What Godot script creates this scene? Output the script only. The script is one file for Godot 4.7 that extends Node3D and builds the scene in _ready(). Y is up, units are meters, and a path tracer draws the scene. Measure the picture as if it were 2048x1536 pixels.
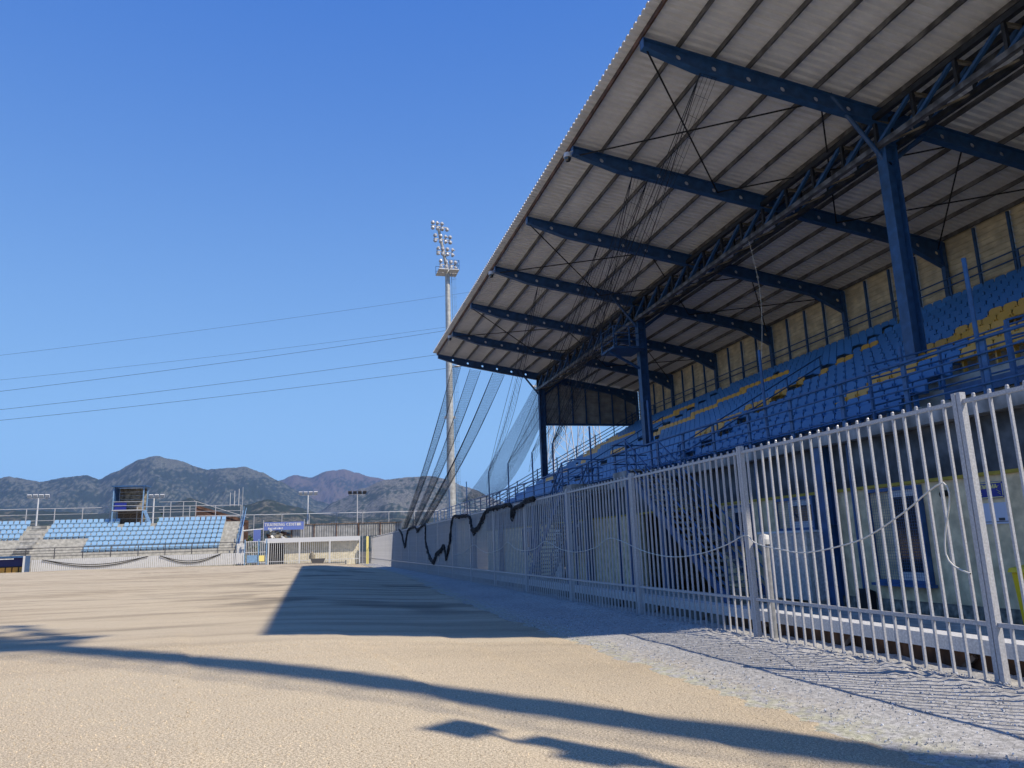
extends Node3D
# y up, metres. The camera stands on the pitch; the stand runs along -z on the right.

class MB:
	var v := PackedVector3Array()
	var n := PackedVector3Array()
	var c := PackedColorArray()
	var ix := PackedInt32Array()
	func tri(a: Vector3, b: Vector3, d: Vector3):
		var m = (d - a).cross(b - a).normalized()
		var k = v.size()
		v.append(a); v.append(b); v.append(d)
		n.append(m); n.append(m); n.append(m)
		ix.append(k); ix.append(k + 1); ix.append(k + 2)
	func quad(a: Vector3, b: Vector3, d: Vector3, e: Vector3):
		var m = (d - a).cross(b - a)
		if m.length_squared() < 1e-14: m = (e - a).cross(d - a)
		m = m.normalized()
		var k = v.size()
		v.append(a); v.append(b); v.append(d); v.append(e)
		for i in 4: n.append(m)
		for i in [0, 1, 2, 0, 2, 3]: ix.append(k + i)
	func box(o: Vector3, s: Vector3, b := Basis()):
		var x = b.x * s.x * 0.5
		var y = b.y * s.y * 0.5
		var z = b.z * s.z * 0.5
		face(o + x, y, z); face(o - x, z, y)
		face(o + y, z, x); face(o - y, x, z)
		face(o + z, x, y); face(o - z, y, x)
	func face(o: Vector3, p: Vector3, q: Vector3):
		quad(o - p - q, o - p + q, o + p + q, o + p - q)
	func bx(x0: float, x1: float, y0: float, y1: float, z0: float, z1: float):
		box(Vector3(x0 + x1, y0 + y1, z0 + z1) * 0.5, Vector3(absf(x1 - x0), absf(y1 - y0), absf(z1 - z0)))
	func beam(a: Vector3, b: Vector3, w: float, h: float):
		var d = (b - a).normalized()
		var u = Vector3.UP if absf(d.y) < 0.95 else Vector3.RIGHT
		var s = d.cross(u).normalized()
		u = s.cross(d).normalized()
		box((a + b) * 0.5, Vector3(w, h, a.distance_to(b)), Basis(s, u, -d))
	func rod(a: Vector3, b: Vector3, r: float, sides := 6, r2 := -1.0):
		path([a, b], r, sides, true, r2)
	func path(p: Array, r: float, sides := 6, caps := true, r2 := -1.0, wob := 0.0):
		var k0 = v.size()
		var cnt = p.size()
		var s = Vector3.ZERO
		for i in cnt:
			var d = (p[mini(i + 1, cnt - 1)] - p[maxi(i - 1, 0)]).normalized()
			if i == 0:
				s = d.cross(Vector3.UP if absf(d.y) < 0.9 else Vector3.RIGHT).normalized()
			else:
				s = (s - d * s.dot(d)).normalized()
			var u = s.cross(d)
			var rr = r if r2 < 0 else lerpf(r, r2, float(i) / (cnt - 1))
			if wob > 0: rr *= 1.0 + wob * sin(i * 12.9898 + float(i * i) * 3.7)
			for j in sides:
				var a = TAU * j / sides
				var m = s * cos(a) + u * sin(a)
				v.append(p[i] + m * rr); n.append(m)
		for i in cnt - 1:
			for j in sides:
				var a = k0 + i * sides + j
				var b = k0 + i * sides + (j + 1) % sides
				for t in [a, b, b + sides, a, b + sides, a + sides]: ix.append(t)
		if caps:
			for e in [0, cnt - 1]:
				var k = k0 + e * sides
				var nn = (p[e] - p[1 if e == 0 else cnt - 2]).normalized()
				var q = v.size()
				for j in sides:
					v.append(v[k + j]); n.append(nn)
				for j in range(1, sides - 1):
					if e == 0:
						for t in [0, j, j + 1]: ix.append(q + t)
					else:
						for t in [0, j + 1, j]: ix.append(q + t)
	func lathe(o: Vector3, prof: Array, sides := 12, b := Basis()):
		# prof: [radius, height] pairs
		for i in prof.size() - 1:
			for j in sides:
				var a0 = TAU * j / sides
				var a1 = TAU * (j + 1) / sides
				var q = []
				for w in [[i, a0], [i, a1], [i + 1, a1], [i + 1, a0]]:
					var r = prof[w[0]][0]
					q.append(o + b * Vector3(cos(w[1]) * r, prof[w[0]][1], sin(w[1]) * r))
				quad(q[0], q[3], q[2], q[1])
	func prism(pts: Array, z0: float, z1: float, b := Basis(), o := Vector3.ZERO):
		# convex outline in xy, swept along z
		var m = pts.size()
		for i in m:
			var p = pts[i]
			var q = pts[(i + 1) % m]
			quad(o + b * Vector3(p.x, p.y, z0), o + b * Vector3(p.x, p.y, z1), o + b * Vector3(q.x, q.y, z1), o + b * Vector3(q.x, q.y, z0))
		for i in range(1, m - 1):
			tri(o + b * Vector3(pts[0].x, pts[0].y, z1), o + b * Vector3(pts[i + 1].x, pts[i + 1].y, z1), o + b * Vector3(pts[i].x, pts[i].y, z1))
			tri(o + b * Vector3(pts[0].x, pts[0].y, z0), o + b * Vector3(pts[i].x, pts[i].y, z0), o + b * Vector3(pts[i + 1].x, pts[i + 1].y, z0))
	func mesh() -> ArrayMesh:
		var a = []
		a.resize(Mesh.ARRAY_MAX)
		a[Mesh.ARRAY_VERTEX] = v
		a[Mesh.ARRAY_NORMAL] = n
		if c.size() == v.size() and c.size() > 0: a[Mesh.ARRAY_COLOR] = c
		a[Mesh.ARRAY_INDEX] = ix
		var m = ArrayMesh.new()
		m.add_surface_from_arrays(Mesh.PRIMITIVE_TRIANGLES, a)
		return m

var taken := {}
var rng := RandomNumberGenerator.new()
var M := {}

func numbered(par: Node, called: String) -> String:
	var key = str(par.get_instance_id()) + called
	var k: int = taken.get(key, 0)
	taken[key] = k + 1
	return called if k == 0 else "%s_%03d" % [called, k]

func tag(o: Node, label: String, category := "", group := "", kind := ""):
	o.set_meta("label", label)
	if category != "": o.set_meta("category", category)
	if group != "": o.set_meta("group", group)
	if kind != "": o.set_meta("kind", kind)

func thing(called: String, label: String, category: String, at := Vector3.ZERO, group := "") -> Node3D:
	var o := Node3D.new()
	o.name = numbered(self, called)
	add_child(o, true)
	o.position = at
	tag(o, label, category, group)
	return o

func part(par: Node, called: String, mesh: Mesh, mat: Material, at := Vector3.ZERO, basis := Basis()) -> MeshInstance3D:
	var o := MeshInstance3D.new()
	o.name = numbered(par, called)
	o.mesh = mesh
	o.material_override = mat
	o.transform = Transform3D(basis, at)
	par.add_child(o, true)
	return o

func rebase(o: Node3D, base: Vector3):
	o.position = base
	for ch in o.get_children():
		ch.position -= base

func copy(o: Node3D, at: Vector3, label := "", group := "") -> Node3D:
	var d: Node3D = o.duplicate()
	var nm: String = str(o.name)
	d.name = numbered(self, nm)
	add_child(d, true)
	d.position = at
	if label != "": d.set_meta("label", label)
	if group != "": d.set_meta("group", group)
	return d

func bmesh(sx: float, sy: float, sz: float) -> BoxMesh:
	var b := BoxMesh.new()
	b.size = Vector3(sx, sy, sz)
	return b

func noise(seed_: int, freq: float, oct := 3, type := FastNoiseLite.TYPE_SIMPLEX_SMOOTH) -> FastNoiseLite:
	var f := FastNoiseLite.new()
	f.seed = seed_
	f.noise_type = type
	f.frequency = freq
	f.fractal_octaves = oct
	if oct <= 1: f.fractal_type = FastNoiseLite.FRACTAL_NONE
	return f

func grey_tex(size: int, freq: float, oct: int, lo: float, hi: float, seed_: int, type := FastNoiseLite.TYPE_SIMPLEX_SMOOTH) -> ImageTexture:
	var im = noise(seed_, freq, oct, type).get_seamless_image(size, size)
	im.convert(Image.FORMAT_L8)
	var d = im.get_data()
	for i in d.size():
		d[i] = int(255.0 * lerpf(lo, hi, d[i] / 255.0))
	var r = Image.create_from_data(size, size, false, Image.FORMAT_L8, d)
	r.convert(Image.FORMAT_RGB8)
	r.generate_mipmaps()
	return ImageTexture.create_from_image(r)

# a mix of two colours (linear) by noise bytes, with a second finer noise
func two_tone(size: int, f1: FastNoiseLite, f2: FastNoiseLite, a: Color, b: Color, mixfine: float, contrast: float) -> ImageTexture:
	var d1 = f1.get_seamless_image(size, size)
	d1.convert(Image.FORMAT_L8)
	var p1 = d1.get_data()
	var d2 = f2.get_seamless_image(size, size)
	d2.convert(Image.FORMAT_L8)
	var p2 = d2.get_data()
	var sa = a.linear_to_srgb()
	var sb = b.linear_to_srgb()
	var out = PackedByteArray()
	out.resize(size * size * 3)
	for i in size * size:
		var t = lerpf(p1[i], p2[i], mixfine) / 255.0
		t = clampf((t - 0.5) * contrast + 0.5, 0.0, 1.0)
		out[i * 3] = int(255.0 * lerpf(sa.r, sb.r, t))
		out[i * 3 + 1] = int(255.0 * lerpf(sa.g, sb.g, t))
		out[i * 3 + 2] = int(255.0 * lerpf(sa.b, sb.b, t))
	var r = Image.create_from_data(size, size, false, Image.FORMAT_RGB8, out)
	r.generate_mipmaps()
	return ImageTexture.create_from_image(r)

func mat(r: float, g: float, b: float, rough := 0.7, metal := 0.0, tex: Texture2D = null, scale := 1.0) -> StandardMaterial3D:
	var m := StandardMaterial3D.new()
	m.albedo_color = Color(r, g, b).linear_to_srgb()
	m.roughness = rough
	m.metallic = metal
	if tex:
		m.albedo_texture = tex
		m.uv1_triplanar = true
		m.uv1_world_triplanar = true
		m.uv1_scale = Vector3.ONE * scale
	return m

func sm(a: float, b: float, x: float) -> float:
	var t = clampf((x - a) / (b - a), 0.0, 1.0)
	return t * t * (3.0 - 2.0 * t)

func _ready():
	rng.seed = 7
	# ---------- camera, sky, sun ----------
	var cam := Camera3D.new()
	cam.name = "camera"
	add_child(cam)
	cam.transform = Transform3D(Basis(Vector3(0.9683, -0.0340, 0.2493), Vector3(-0.0190, 0.9777, 0.2072), Vector3(-0.2508, -0.2054, 0.9460)).orthonormalized(), Vector3(0, 1.4, 0))
	cam.fov = 53.3
	cam.near = 0.05
	cam.far = 20000.0
	cam.current = true
	var sky := ProceduralSkyMaterial.new()
	sky.sky_top_color = Color8(46, 102, 192)
	sky.sky_horizon_color = Color8(164, 215, 255)
	sky.sky_curve = 0.25
	sky.ground_bottom_color = Color8(120, 110, 95)
	sky.ground_horizon_color = Color8(150, 160, 165)
	sky.sun_angle_max = 1.0
	var e := Environment.new()
	e.background_mode = Environment.BG_SKY
	e.sky = Sky.new()
	e.sky.sky_material = sky
	e.tonemap_mode = Environment.TONE_MAPPER_LINEAR
	e.tonemap_exposure = 1.15
	e.sdfgi_enabled = true
	e.ssao_enabled = true
	e.ssil_enabled = true
	e.fog_enabled = true
	e.fog_density = 0.00007
	e.fog_light_color = Color8(150, 190, 255)
	var we := WorldEnvironment.new()
	we.name = "environment"
	we.environment = e
	add_child(we)
	var sun := DirectionalLight3D.new()
	sun.name = "sun"
	add_child(sun)
	sun.basis = Basis.looking_at(Vector3(-0.60, -1.0, -0.64).normalized(), Vector3.UP)
	sun.light_energy = 1.6
	sun.light_angular_distance = 0.53
	sun.light_color = Color(1.0, 0.955, 0.885)
	sun.shadow_enabled = true
	materials()
	terrain()
	pitch()
	walkway()
	grandstand()
	seats()
	stand_fittings()
	fence()
	masts()
	far_end()
	bleachers()
	small_things()

func materials():
	var mott = grey_tex(512, 0.012, 5, 0.72, 1.0, 3)
	var fine = grey_tex(512, 0.05, 4, 0.80, 1.0, 5)
	var stain = grey_tex(512, 0.006, 6, 0.45, 1.0, 9)
	var pale = grey_tex(512, 0.012, 5, 0.86, 1.0, 13)
	M.mott = mott
	M.fine = fine
	M.stain = stain
	M.steel = mat(0.034, 0.115, 0.28, 0.45, 0.0, mott, 0.35)
	M.rail = mat(0.036, 0.135, 0.34, 0.4, 0.0, mott, 0.8)
	M.rust = mat(0.20, 0.10, 0.06, 0.8, 0.0, stain, 0.5)
	M.purlin = mat(0.20, 0.195, 0.19, 0.6, 0.0, stain, 0.4)
	M.sheet = mat(0.90, 0.91, 0.91, 0.5, 0.0, pale, 0.16)
	M.clad = mat(0.80, 0.70, 0.47, 0.6, 0.0, mott, 0.2)
	M.clad_grey = mat(0.42, 0.42, 0.40, 0.6, 0.0, mott, 0.2)
	M.chord = mat(0.055, 0.06, 0.07, 0.5, 0.2, stain, 0.6)
	M.batten_grey = mat(0.26, 0.26, 0.27, 0.45, 0.2, stain, 0.6)
	M.batten = mat(0.42, 0.37, 0.27, 0.6, 0.0, stain, 0.6)
	M.concrete = mat(0.58, 0.56, 0.50, 0.9, 0.0, mott, 0.35)
	M.grime = mat(0.40, 0.37, 0.30, 0.95, 0.0, stain, 1.2)
	M.concrete_light = mat(0.52, 0.52, 0.50, 0.9, 0.0, stain, 0.3)
	M.render = mat(0.92, 0.73, 0.44, 0.9, 0.0, mott, 0.4)
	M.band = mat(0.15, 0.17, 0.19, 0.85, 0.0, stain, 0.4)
	M.yellow_line = mat(0.55, 0.40, 0.05, 0.8, 0.0, mott, 0.6)
	M.zinc = mat(0.52, 0.52, 0.53, 0.33, 0.0, fine, 1.1)
	M.white = mat(0.78, 0.78, 0.76, 0.6, 0.0, mott, 0.7)
	M.white_paint = mat(0.74, 0.75, 0.76, 0.5, 0.0, fine, 1.0)
	M.brown = mat(0.22, 0.105, 0.05, 0.85, 0.0, stain, 0.8)
	M.black = mat(0.012, 0.012, 0.013, 0.8)
	M.netting = mat(0.02, 0.025, 0.035, 0.9)
	M.rope = mat(0.62, 0.60, 0.54, 0.8)
	M.glass = mat(0.02, 0.025, 0.03, 0.06)
	M.glass.metallic_specular = 0.7
	M.lens = mat(0.20, 0.23, 0.21, 0.45)
	M.seat_blue = mat(0.05, 0.20, 0.48, 0.38, 0.0, fine, 2.0)
	M.seat_yellow = mat(0.78, 0.42, 0.06, 0.4, 0.0, fine, 2.0)
	M.seat_pale = mat(0.33, 0.54, 0.76, 0.35, 0.0, fine, 1.0)
	M.pale_blue = mat(0.24, 0.42, 0.66, 0.5, 0.0, mott, 0.8)
	M.sign_blue = mat(0.012, 0.022, 0.22, 0.4)
	M.sign_yellow = mat(0.78, 0.66, 0.22, 0.5)
	M.bin = mat(0.75, 0.54, 0.01, 0.45)
	M.galv = mat(0.80, 0.79, 0.76, 0.28, 0.4, mott, 1.4)
	M.dark_grey = mat(0.06, 0.06, 0.065, 0.7)
	M.wood = mat(0.26, 0.18, 0.12, 0.85, 0.0, stain, 1.5)
	M.mast = mat(0.60, 0.60, 0.56, 0.5, 0.25, mott, 0.3)
	# sand
	var f1 = noise(21, 0.09, 3)
	var f2 = noise(22, 0.22, 2)
	M.sand = mat(1, 1, 1, 0.95, 0.0, two_tone(1024, f1, f2, Color(0.235, 0.19, 0.125), Color(0.765, 0.65, 0.455), 0.60, 2.7), 0.42)
	M.sand.vertex_color_use_as_albedo = true
	M.sand.heightmap_enabled = true
	M.sand.heightmap_texture = grey_tex(1024, 0.09, 3, 0.0, 1.0, 21)
	M.sand.heightmap_scale = 0.3
	var g1 = noise(31, 0.085, 1, FastNoiseLite.TYPE_CELLULAR)
	g1.cellular_return_type = FastNoiseLite.RETURN_CELL_VALUE
	var g2 = noise(32, 0.2, 2)
	M.gravel = mat(1, 1, 1, 0.95, 0.0, two_tone(1024, g1, g2, Color(0.19, 0.185, 0.172), Color(0.58, 0.565, 0.53), 0.65, 1.7), 0.40)
	M.gravel.vertex_color_use_as_albedo = true
	M.gravel.heightmap_enabled = true
	M.gravel.heightmap_texture = grey_tex(1024, 0.12, 3, 0.0, 1.0, 33)
	M.gravel.heightmap_scale = 0.1
	M.stone = mat(1, 1, 1, 0.9)
	M.stone.vertex_color_use_as_albedo = true
	M.earth = mat(0.22, 0.19, 0.13, 0.95, 0.0, stain, 0.05)
	M.hill = mat(1, 1, 1, 0.95, 0.0, grey_tex(1024, 0.05, 5, 0.12, 1.0, 77), 0.0022)
	M.hill.vertex_color_use_as_albedo = true
	M.leaf = mat(0.07, 0.11, 0.035, 0.7)

# ---------- terrain and hills ----------
func terrain():
	var mb := MB.new()
	mb.quad(Vector3(-9000, -0.62, -12000), Vector3(9000, -0.62, -12000), Vector3(9000, -0.62, 4000), Vector3(-9000, -0.62, 4000))
	var g = part(self, "ground", mb.mesh(), M.earth)
	tag(g, "dry flat earth stretching out to the foot of the hills", "ground", "", "structure")
	# ridge lines: [azimuth in degrees, tangent of elevation]
	ridge("hill_terrain", "bare brownish far peak between the two nearer mountains", 7200.0, 0.30, -6.0, 12.0,
		[[-6, 0.05], [-3, 0.075], [-2.2, 0.0885], [-1.2, 0.0949], [0.0, 0.0915], [0.9, 0.0989], [1.6, 0.1005], [2.3, 0.1014], [3.2, 0.097], [4.1, 0.092], [5.2, 0.088], [8, 0.08], [12, 0.05]],
		Color(0.075, 0.11, 0.06), Color(0.36, 0.29, 0.22), 0.55, 11)
	ridge("hill_terrain", "broad wooded mountain with a rounded pale summit on the left", 4600.0, 0.42, -70.0, 6.0,
		[[-70, 0.05], [-45, 0.085], [-30, 0.10], [-24, 0.093], [-19.1, 0.0902], [-18.7, 0.092], [-17.8, 0.089], [-17.0, 0.0865], [-15.4, 0.0924], [-14.4, 0.0944], [-13.7, 0.0899], [-12.8, 0.0987], [-11.3, 0.1137], [-10.4, 0.1182], [-9.3, 0.1143], [-7.1, 0.1025], [-5.3, 0.1045], [-4.6, 0.1057], [-3.6, 0.0995], [-2.2, 0.0878], [-1.0, 0.076], [0.5, 0.062], [2.5, 0.05], [4.0, 0.04], [6.0, 0.03]],
		Color(0.045, 0.10, 0.05), Color(0.31, 0.34, 0.25), 0.32, 12)
	ridge("hill_terrain", "grey rocky mountain speckled with scrub behind the floodlight mast", 3300.0, 0.45, -2.0, 70.0,
		[[-2, 0.03], [0.0, 0.045], [2.0, 0.064], [3.5, 0.077], [5.2, 0.0875], [7.0, 0.0907], [8.5, 0.0914], [9.8, 0.0863], [11.1, 0.076], [14, 0.055], [18, 0.04], [26, 0.045], [40, 0.06], [55, 0.04], [70, 0.03]],
		Color(0.055, 0.11, 0.055), Color(0.43, 0.43, 0.35), 0.53, 13)
	ridge("hill_terrain", "low dark wooded foothills in front of the mountains", 1700.0, 0.5, -60.0, 40.0,
		[[-60, 0.03], [-40, 0.05], [-25, 0.05], [-18, 0.056], [-13, 0.052], [-9.5, 0.060], [-8, 0.069], [-6.5, 0.058], [-4.5, 0.060], [-3, 0.066], [-1.0, 0.056], [1.0, 0.045], [4, 0.040], [8, 0.038], [20, 0.03], [40, 0.02]],
		Color(0.04, 0.08, 0.03), Color(0.34, 0.32, 0.21), 0.24, 14)

func ridge(called: String, label: String, dist: float, back: float, az0: float, az1: float, prof: Array, ca: Color, cb: Color, rocky: float, seed_: int):
	var step = 0.11
	var nu = int((az1 - az0) / step)
	var nv = 56
	var nh = noise(seed_, 1.0, 4)
	var nr = noise(seed_ + 50, 1.0, 5)
	var mb := MB.new()
	for i in nu + 1:
		var az = az0 + (az1 - az0) * i / nu
		var el = prof[0][1]
		for k in prof.size() - 1:
			if az >= prof[k][0] and az <= prof[k + 1][0]:
				var t = (az - prof[k][0]) / (prof[k + 1][0] - prof[k][0])
				el = lerpf(prof[k][1], prof[k + 1][1], lerpf(t, t * t * (3 - 2 * t), 0.6))
		el += 0.0009 * nh.get_noise_2d(az * 1.6, 3.0) + 0.0005 * nr.get_noise_2d(az * 7.0, 9.0)
		var hh = el * dist
		var a = deg_to_rad(az)
		for j in nv + 4:
			var s = minf(float(j) / nv, 1.0)
			var over = maxf(float(j - nv), 0.0)
			var r = dist * (1.0 - back * (1.0 - s)) + over * dist * 0.02
			var px = az * dist * 0.0175
			var rav = nh.get_noise_2d(px * 0.0026, s * 1.3) + 0.5 * nh.get_noise_2d(px * 0.008 + s * 2.0, s * 3.5)
			var y = hh * (pow(s, 1.25) + 0.34 * rav * s * (1.0 - s)) - over * hh * 0.06 + 1.4 * s - 2.0
			mb.v.append(Vector3(sin(a) * r, maxf(y, -3.0), -cos(a) * r))
			var w = nr.get_noise_2d(px * 0.032, r * 0.018) * 1.1 + nr.get_noise_2d(px * 0.0022 + 7.0, r * 0.0018) * 0.9 + 0.18 * s
			var t2 = sm(0.03, 0.22, w + (rocky - 0.5) * 1.1 + 0.42 * sm(0.82, 1.0, s) * sm(0.085, 0.11, el))
			var cc = ca.lerp(cb, t2)
			cc = cc * (0.85 + 0.3 * nr.get_noise_2d(px * 0.05, r * 0.04 + 31.0))
			mb.c.append(Color(cc.r, cc.g, cc.b))
	var row = nv + 4
	for i in nu:
		for j in row - 1:
			var k = i * row + j
			for t in [k, k + 1, k + row + 1, k, k + row + 1, k + row]: mb.ix.append(t)
	mb.n.resize(mb.v.size())
	for t in range(0, mb.ix.size(), 3):
		var a3 = mb.v[mb.ix[t]]
		var m = (mb.v[mb.ix[t + 2]] - a3).cross(mb.v[mb.ix[t + 1]] - a3)
		for q in 3: mb.n[mb.ix[t + q]] += m
	for i in mb.n.size():
		var q = mb.n[i].normalized()
		mb.n[i] = q if q.y >= 0 else -q
	var o = part(self, called, mb.mesh(), M.hill)
	tag(o, label, "hill", "", "structure")

# ---------- the pitch ----------
var fn1: FastNoiseLite
var fn2: FastNoiseLite
func edge_x(z: float) -> float:
	return 3.72 + 1.15 * sm(-14.0, -46.0, z) + 0.13 * fn1.get_noise_2d(z * 0.9, 5.0) + 0.07 * fn1.get_noise_2d(z * 3.5, 8.0)

func field_y(x: float, z: float) -> float:
	var u = sm(0.0, 4.6, edge_x(z) - x)
	var far = sm(-16.0, -58.0, z)
	var h = u * lerpf(0.19, 0.30 + 0.17 * sm(-3.0, -20.0, x), far)
	h *= 1.0 - 0.6 * sm(-1.0, 8.0, z) * 0.0
	var d = edge_x(z) - x
	h += lerpf(-0.06, 0.014, sm(-0.16, 0.10, d + 0.10 * fn2.get_noise_2d(x * 2.2, z * 2.2)))
	# harrow and tyre relief
	h += (0.008 + 0.012 * sm(-9.0, -16.0, z)) * fn2.get_noise_2d(x * 0.16 + z * 0.08, z * 1.5) * u + 0.006 * fn2.get_noise_2d(x * 1.7, z * 1.7)
	# low steps where one layer of sand ends on the next
	for k in 4:
		var line = [3.30 + 0.02 * (z + 11.7), 1.94 + 0.105 * (z + 11.7), 0.94 + 0.125 * (z + 7.9), -0.9 + 0.16 * (z + 7.0)][k]
		h += 0.020 * sm(-0.045, 0.045, line - x + 0.10 * fn2.get_noise_2d(z * 0.7, k * 9.0)) * sm(-15.0, -12.0, z)
	return h

func pitch():
	fn1 = noise(101, 1.0, 2)
	fn2 = noise(102, 1.0, 2)
	var fn3 = noise(103, 1.0, 3)
	# sand sheet: finer near the camera
	var xs = []
	var x = 5.6
	while x > -75.0:
		xs.append(x)
		x -= 0.10 if x > -7.0 else (0.25 if x > -20.0 else 0.8)
	var zs = []
	var z = 14.0
	while z > -79.4:
		zs.append(z)
		z -= 0.4 if z > -2.0 else (0.07 if z > -14.0 else (0.14 if z > -32.0 else 0.28))
	var mb := MB.new()
	var nz = zs.size()
	for xx in xs:
		for zz in zs:
			mb.v.append(Vector3(xx, field_y(xx, zz), zz))
			var w = fn3.get_noise_2d(xx * 0.10, zz * 0.10)
			# streaks left by the harrow run across the pitch; wheel marks curve through them
			var st = fn3.get_noise_2d(xx * 0.07 + zz * 0.05, zz * 0.95 + 0.25 * sin(xx * 0.23))
			var arc = fn3.get_noise_2d(Vector2(xx - 12.0, zz + 62.0).length() * 1.3, atan2(zz + 62.0, xx - 12.0) * 2.0)
			var arcw = sm(-8.0, -22.0, zz) * sm(-24.0, 2.0, xx)
			var t = 0.93 + 0.20 * w + 0.42 * st * sm(-6.0, -16.0, zz) + 0.42 * arc * arcw
			var wet = sm(0.12, 0.42, fn3.get_noise_2d(xx * 0.16 + 40.0, zz * 0.13)) * sm(-13.0, -19.0, zz) * sm(-6.0, 0.5, xx)
			t *= 1.0 - 0.50 * wet
			mb.c.append(Color(t, t * (0.985 + 0.02 * w), t * (0.97 + 0.05 * w)))
	for i in xs.size() - 1:
		for j in nz - 1:
			var k = i * nz + j
			for q in [k, k + nz, k + nz + 1, k, k + nz + 1, k + 1]: mb.ix.append(q)
	smooth(mb)
	var o = part(self, "pitch_surface", mb.mesh(), M.sand)
	tag(o, "bare sandy pitch raked in streaks and wheel marks", "pitch", "", "structure")
	# gravel strip beside the fence, heaped against its foot
	var gb := MB.new()
	var gx = []
	x = 2.9
	while x < 6.72:
		gx.append(x)
		x += 0.06
	var gz = []
	z = 12.0
	while z > -84.0:
		gz.append(z)
		z -= 0.3 if z > -2.0 else (0.06 if z > -17.0 else 0.35)
	for xx in gx:
		for zz in gz:
			var y = 0.012 * fn2.get_noise_2d(xx * 0.8, zz * 0.8) + 0.003 * fn2.get_noise_2d(xx * 4.0, zz * 4.0)
			var hp = sm(5.35, 5.85, xx + 0.2 * fn1.get_noise_2d(zz * 0.8, 3.0)) * (1.0 - 1.6 * sm(5.95, 6.3, xx))
			y += hp * (0.035 + 0.035 * fn2.get_noise_2d(xx * 1.6, zz * 1.2) + 0.030 * fn2.get_noise_2d(xx * 6.0, zz * 6.0)) * (1.0 if zz > -24.0 else 0.4)
			gb.v.append(Vector3(xx, y, zz))
			var t = 0.93 + 0.14 * fn3.get_noise_2d(xx * 0.5, zz * 0.25)
			var mixs = (1.0 - sm(0.0, 0.75, xx - edge_x(zz))) * sm(-0.25, 0.35, fn2.get_noise_2d(xx * 6.0, zz * 6.0) + 0.15) * 0.8
			gb.c.append(Color(t, t, t).lerp(Color(1.20, 1.0, 0.70), mixs))
	nz = gz.size()
	for i in gx.size() - 1:
		for j in nz - 1:
			var k = i * nz + j
			for q in [k, k + 1, k + nz + 1, k, k + nz + 1, k + nz]: gb.ix.append(q)
	smooth(gb)
	o = part(self, "gravel_path", gb.mesh(), M.gravel)
	tag(o, "grey gravel strip along the foot of the barred fence", "path", "", "structure")
	# loose stones on the strip and grains on the sand
	scatter("gravel_stones", "loose grey stones lying on the gravel strip", 7000, 0.005, 0.016, 3.75, 6.25, -15.0, -3.0, false)
	scatter("sand_grains", "coarse pale grains scattered over the sand", 42000, 0.0035, 0.010, -5.0, 3.9, -11.0, -3.4, true)

func smooth(mb: MB):
	mb.n.resize(mb.v.size())
	for t in range(0, mb.ix.size(), 3):
		var a = mb.v[mb.ix[t]]
		var m = (mb.v[mb.ix[t + 2]] - a).cross(mb.v[mb.ix[t + 1]] - a)
		if m.y < 0: m = -m
		for q in 3: mb.n[mb.ix[t + q]] += m
	for i in mb.n.size(): mb.n[i] = mb.n[i].normalized()

func scatter(called: String, label: String, count: int, r0: float, r1: float, x0: float, x1: float, z0: float, z1: float, sand: bool):
	var s := MB.new()
	var p = [Vector3(1, 0, 0), Vector3(0, 0.7, 0), Vector3(0, 0, 1.1), Vector3(-0.9, 0.1, 0), Vector3(0.1, -0.6, 0), Vector3(0, 0.15, -1)]
	for f in [[0, 1, 2], [2, 1, 3], [3, 1, 5], [5, 1, 0], [0, 2, 4], [2, 3, 4], [3, 5, 4], [5, 0, 4]]:
		s.tri(p[f[0]], p[f[2]], p[f[1]])
	var mm := MultiMesh.new()
	mm.transform_format = MultiMesh.TRANSFORM_3D
	mm.use_colors = true
	mm.mesh = s.mesh()
	mm.instance_count = count
	for i in count:
		var x = rng.randf_range(x0, x1)
		var z = rng.randf_range(z0, z1)
		var r = r0 * pow(r1 / r0, rng.randf() * rng.randf())
		var y = field_y(x, z) if sand else 0.004
		if not sand and x > 5.4: y = 0.03 * sm(5.35, 5.85, x) * (1.0 - 1.3 * sm(5.95, 6.3, x)) + 0.01 * rng.randf()
		mm.set_instance_transform(i, Transform3D(Basis.from_euler(Vector3(rng.randf() * 6.0, rng.randf() * 6.0, rng.randf() * 6.0)).scaled(Vector3.ONE * r), Vector3(x, y + r * 0.25, z)))
		var t = rng.randf_range(0.34, 0.72) if sand else rng.randf_range(0.16, 0.62)
		mm.set_instance_color(i, Color(t * 1.02, t * 0.85, t * 0.60) if sand else Color(t * 0.95, t * 0.98, t * 1.03))
	var o := MultiMeshInstance3D.new()
	o.name = called
	o.multimesh = mm
	o.material_override = M.stone
	add_child(o, true)
	tag(o, label, "gravel", "", "stuff")

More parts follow.
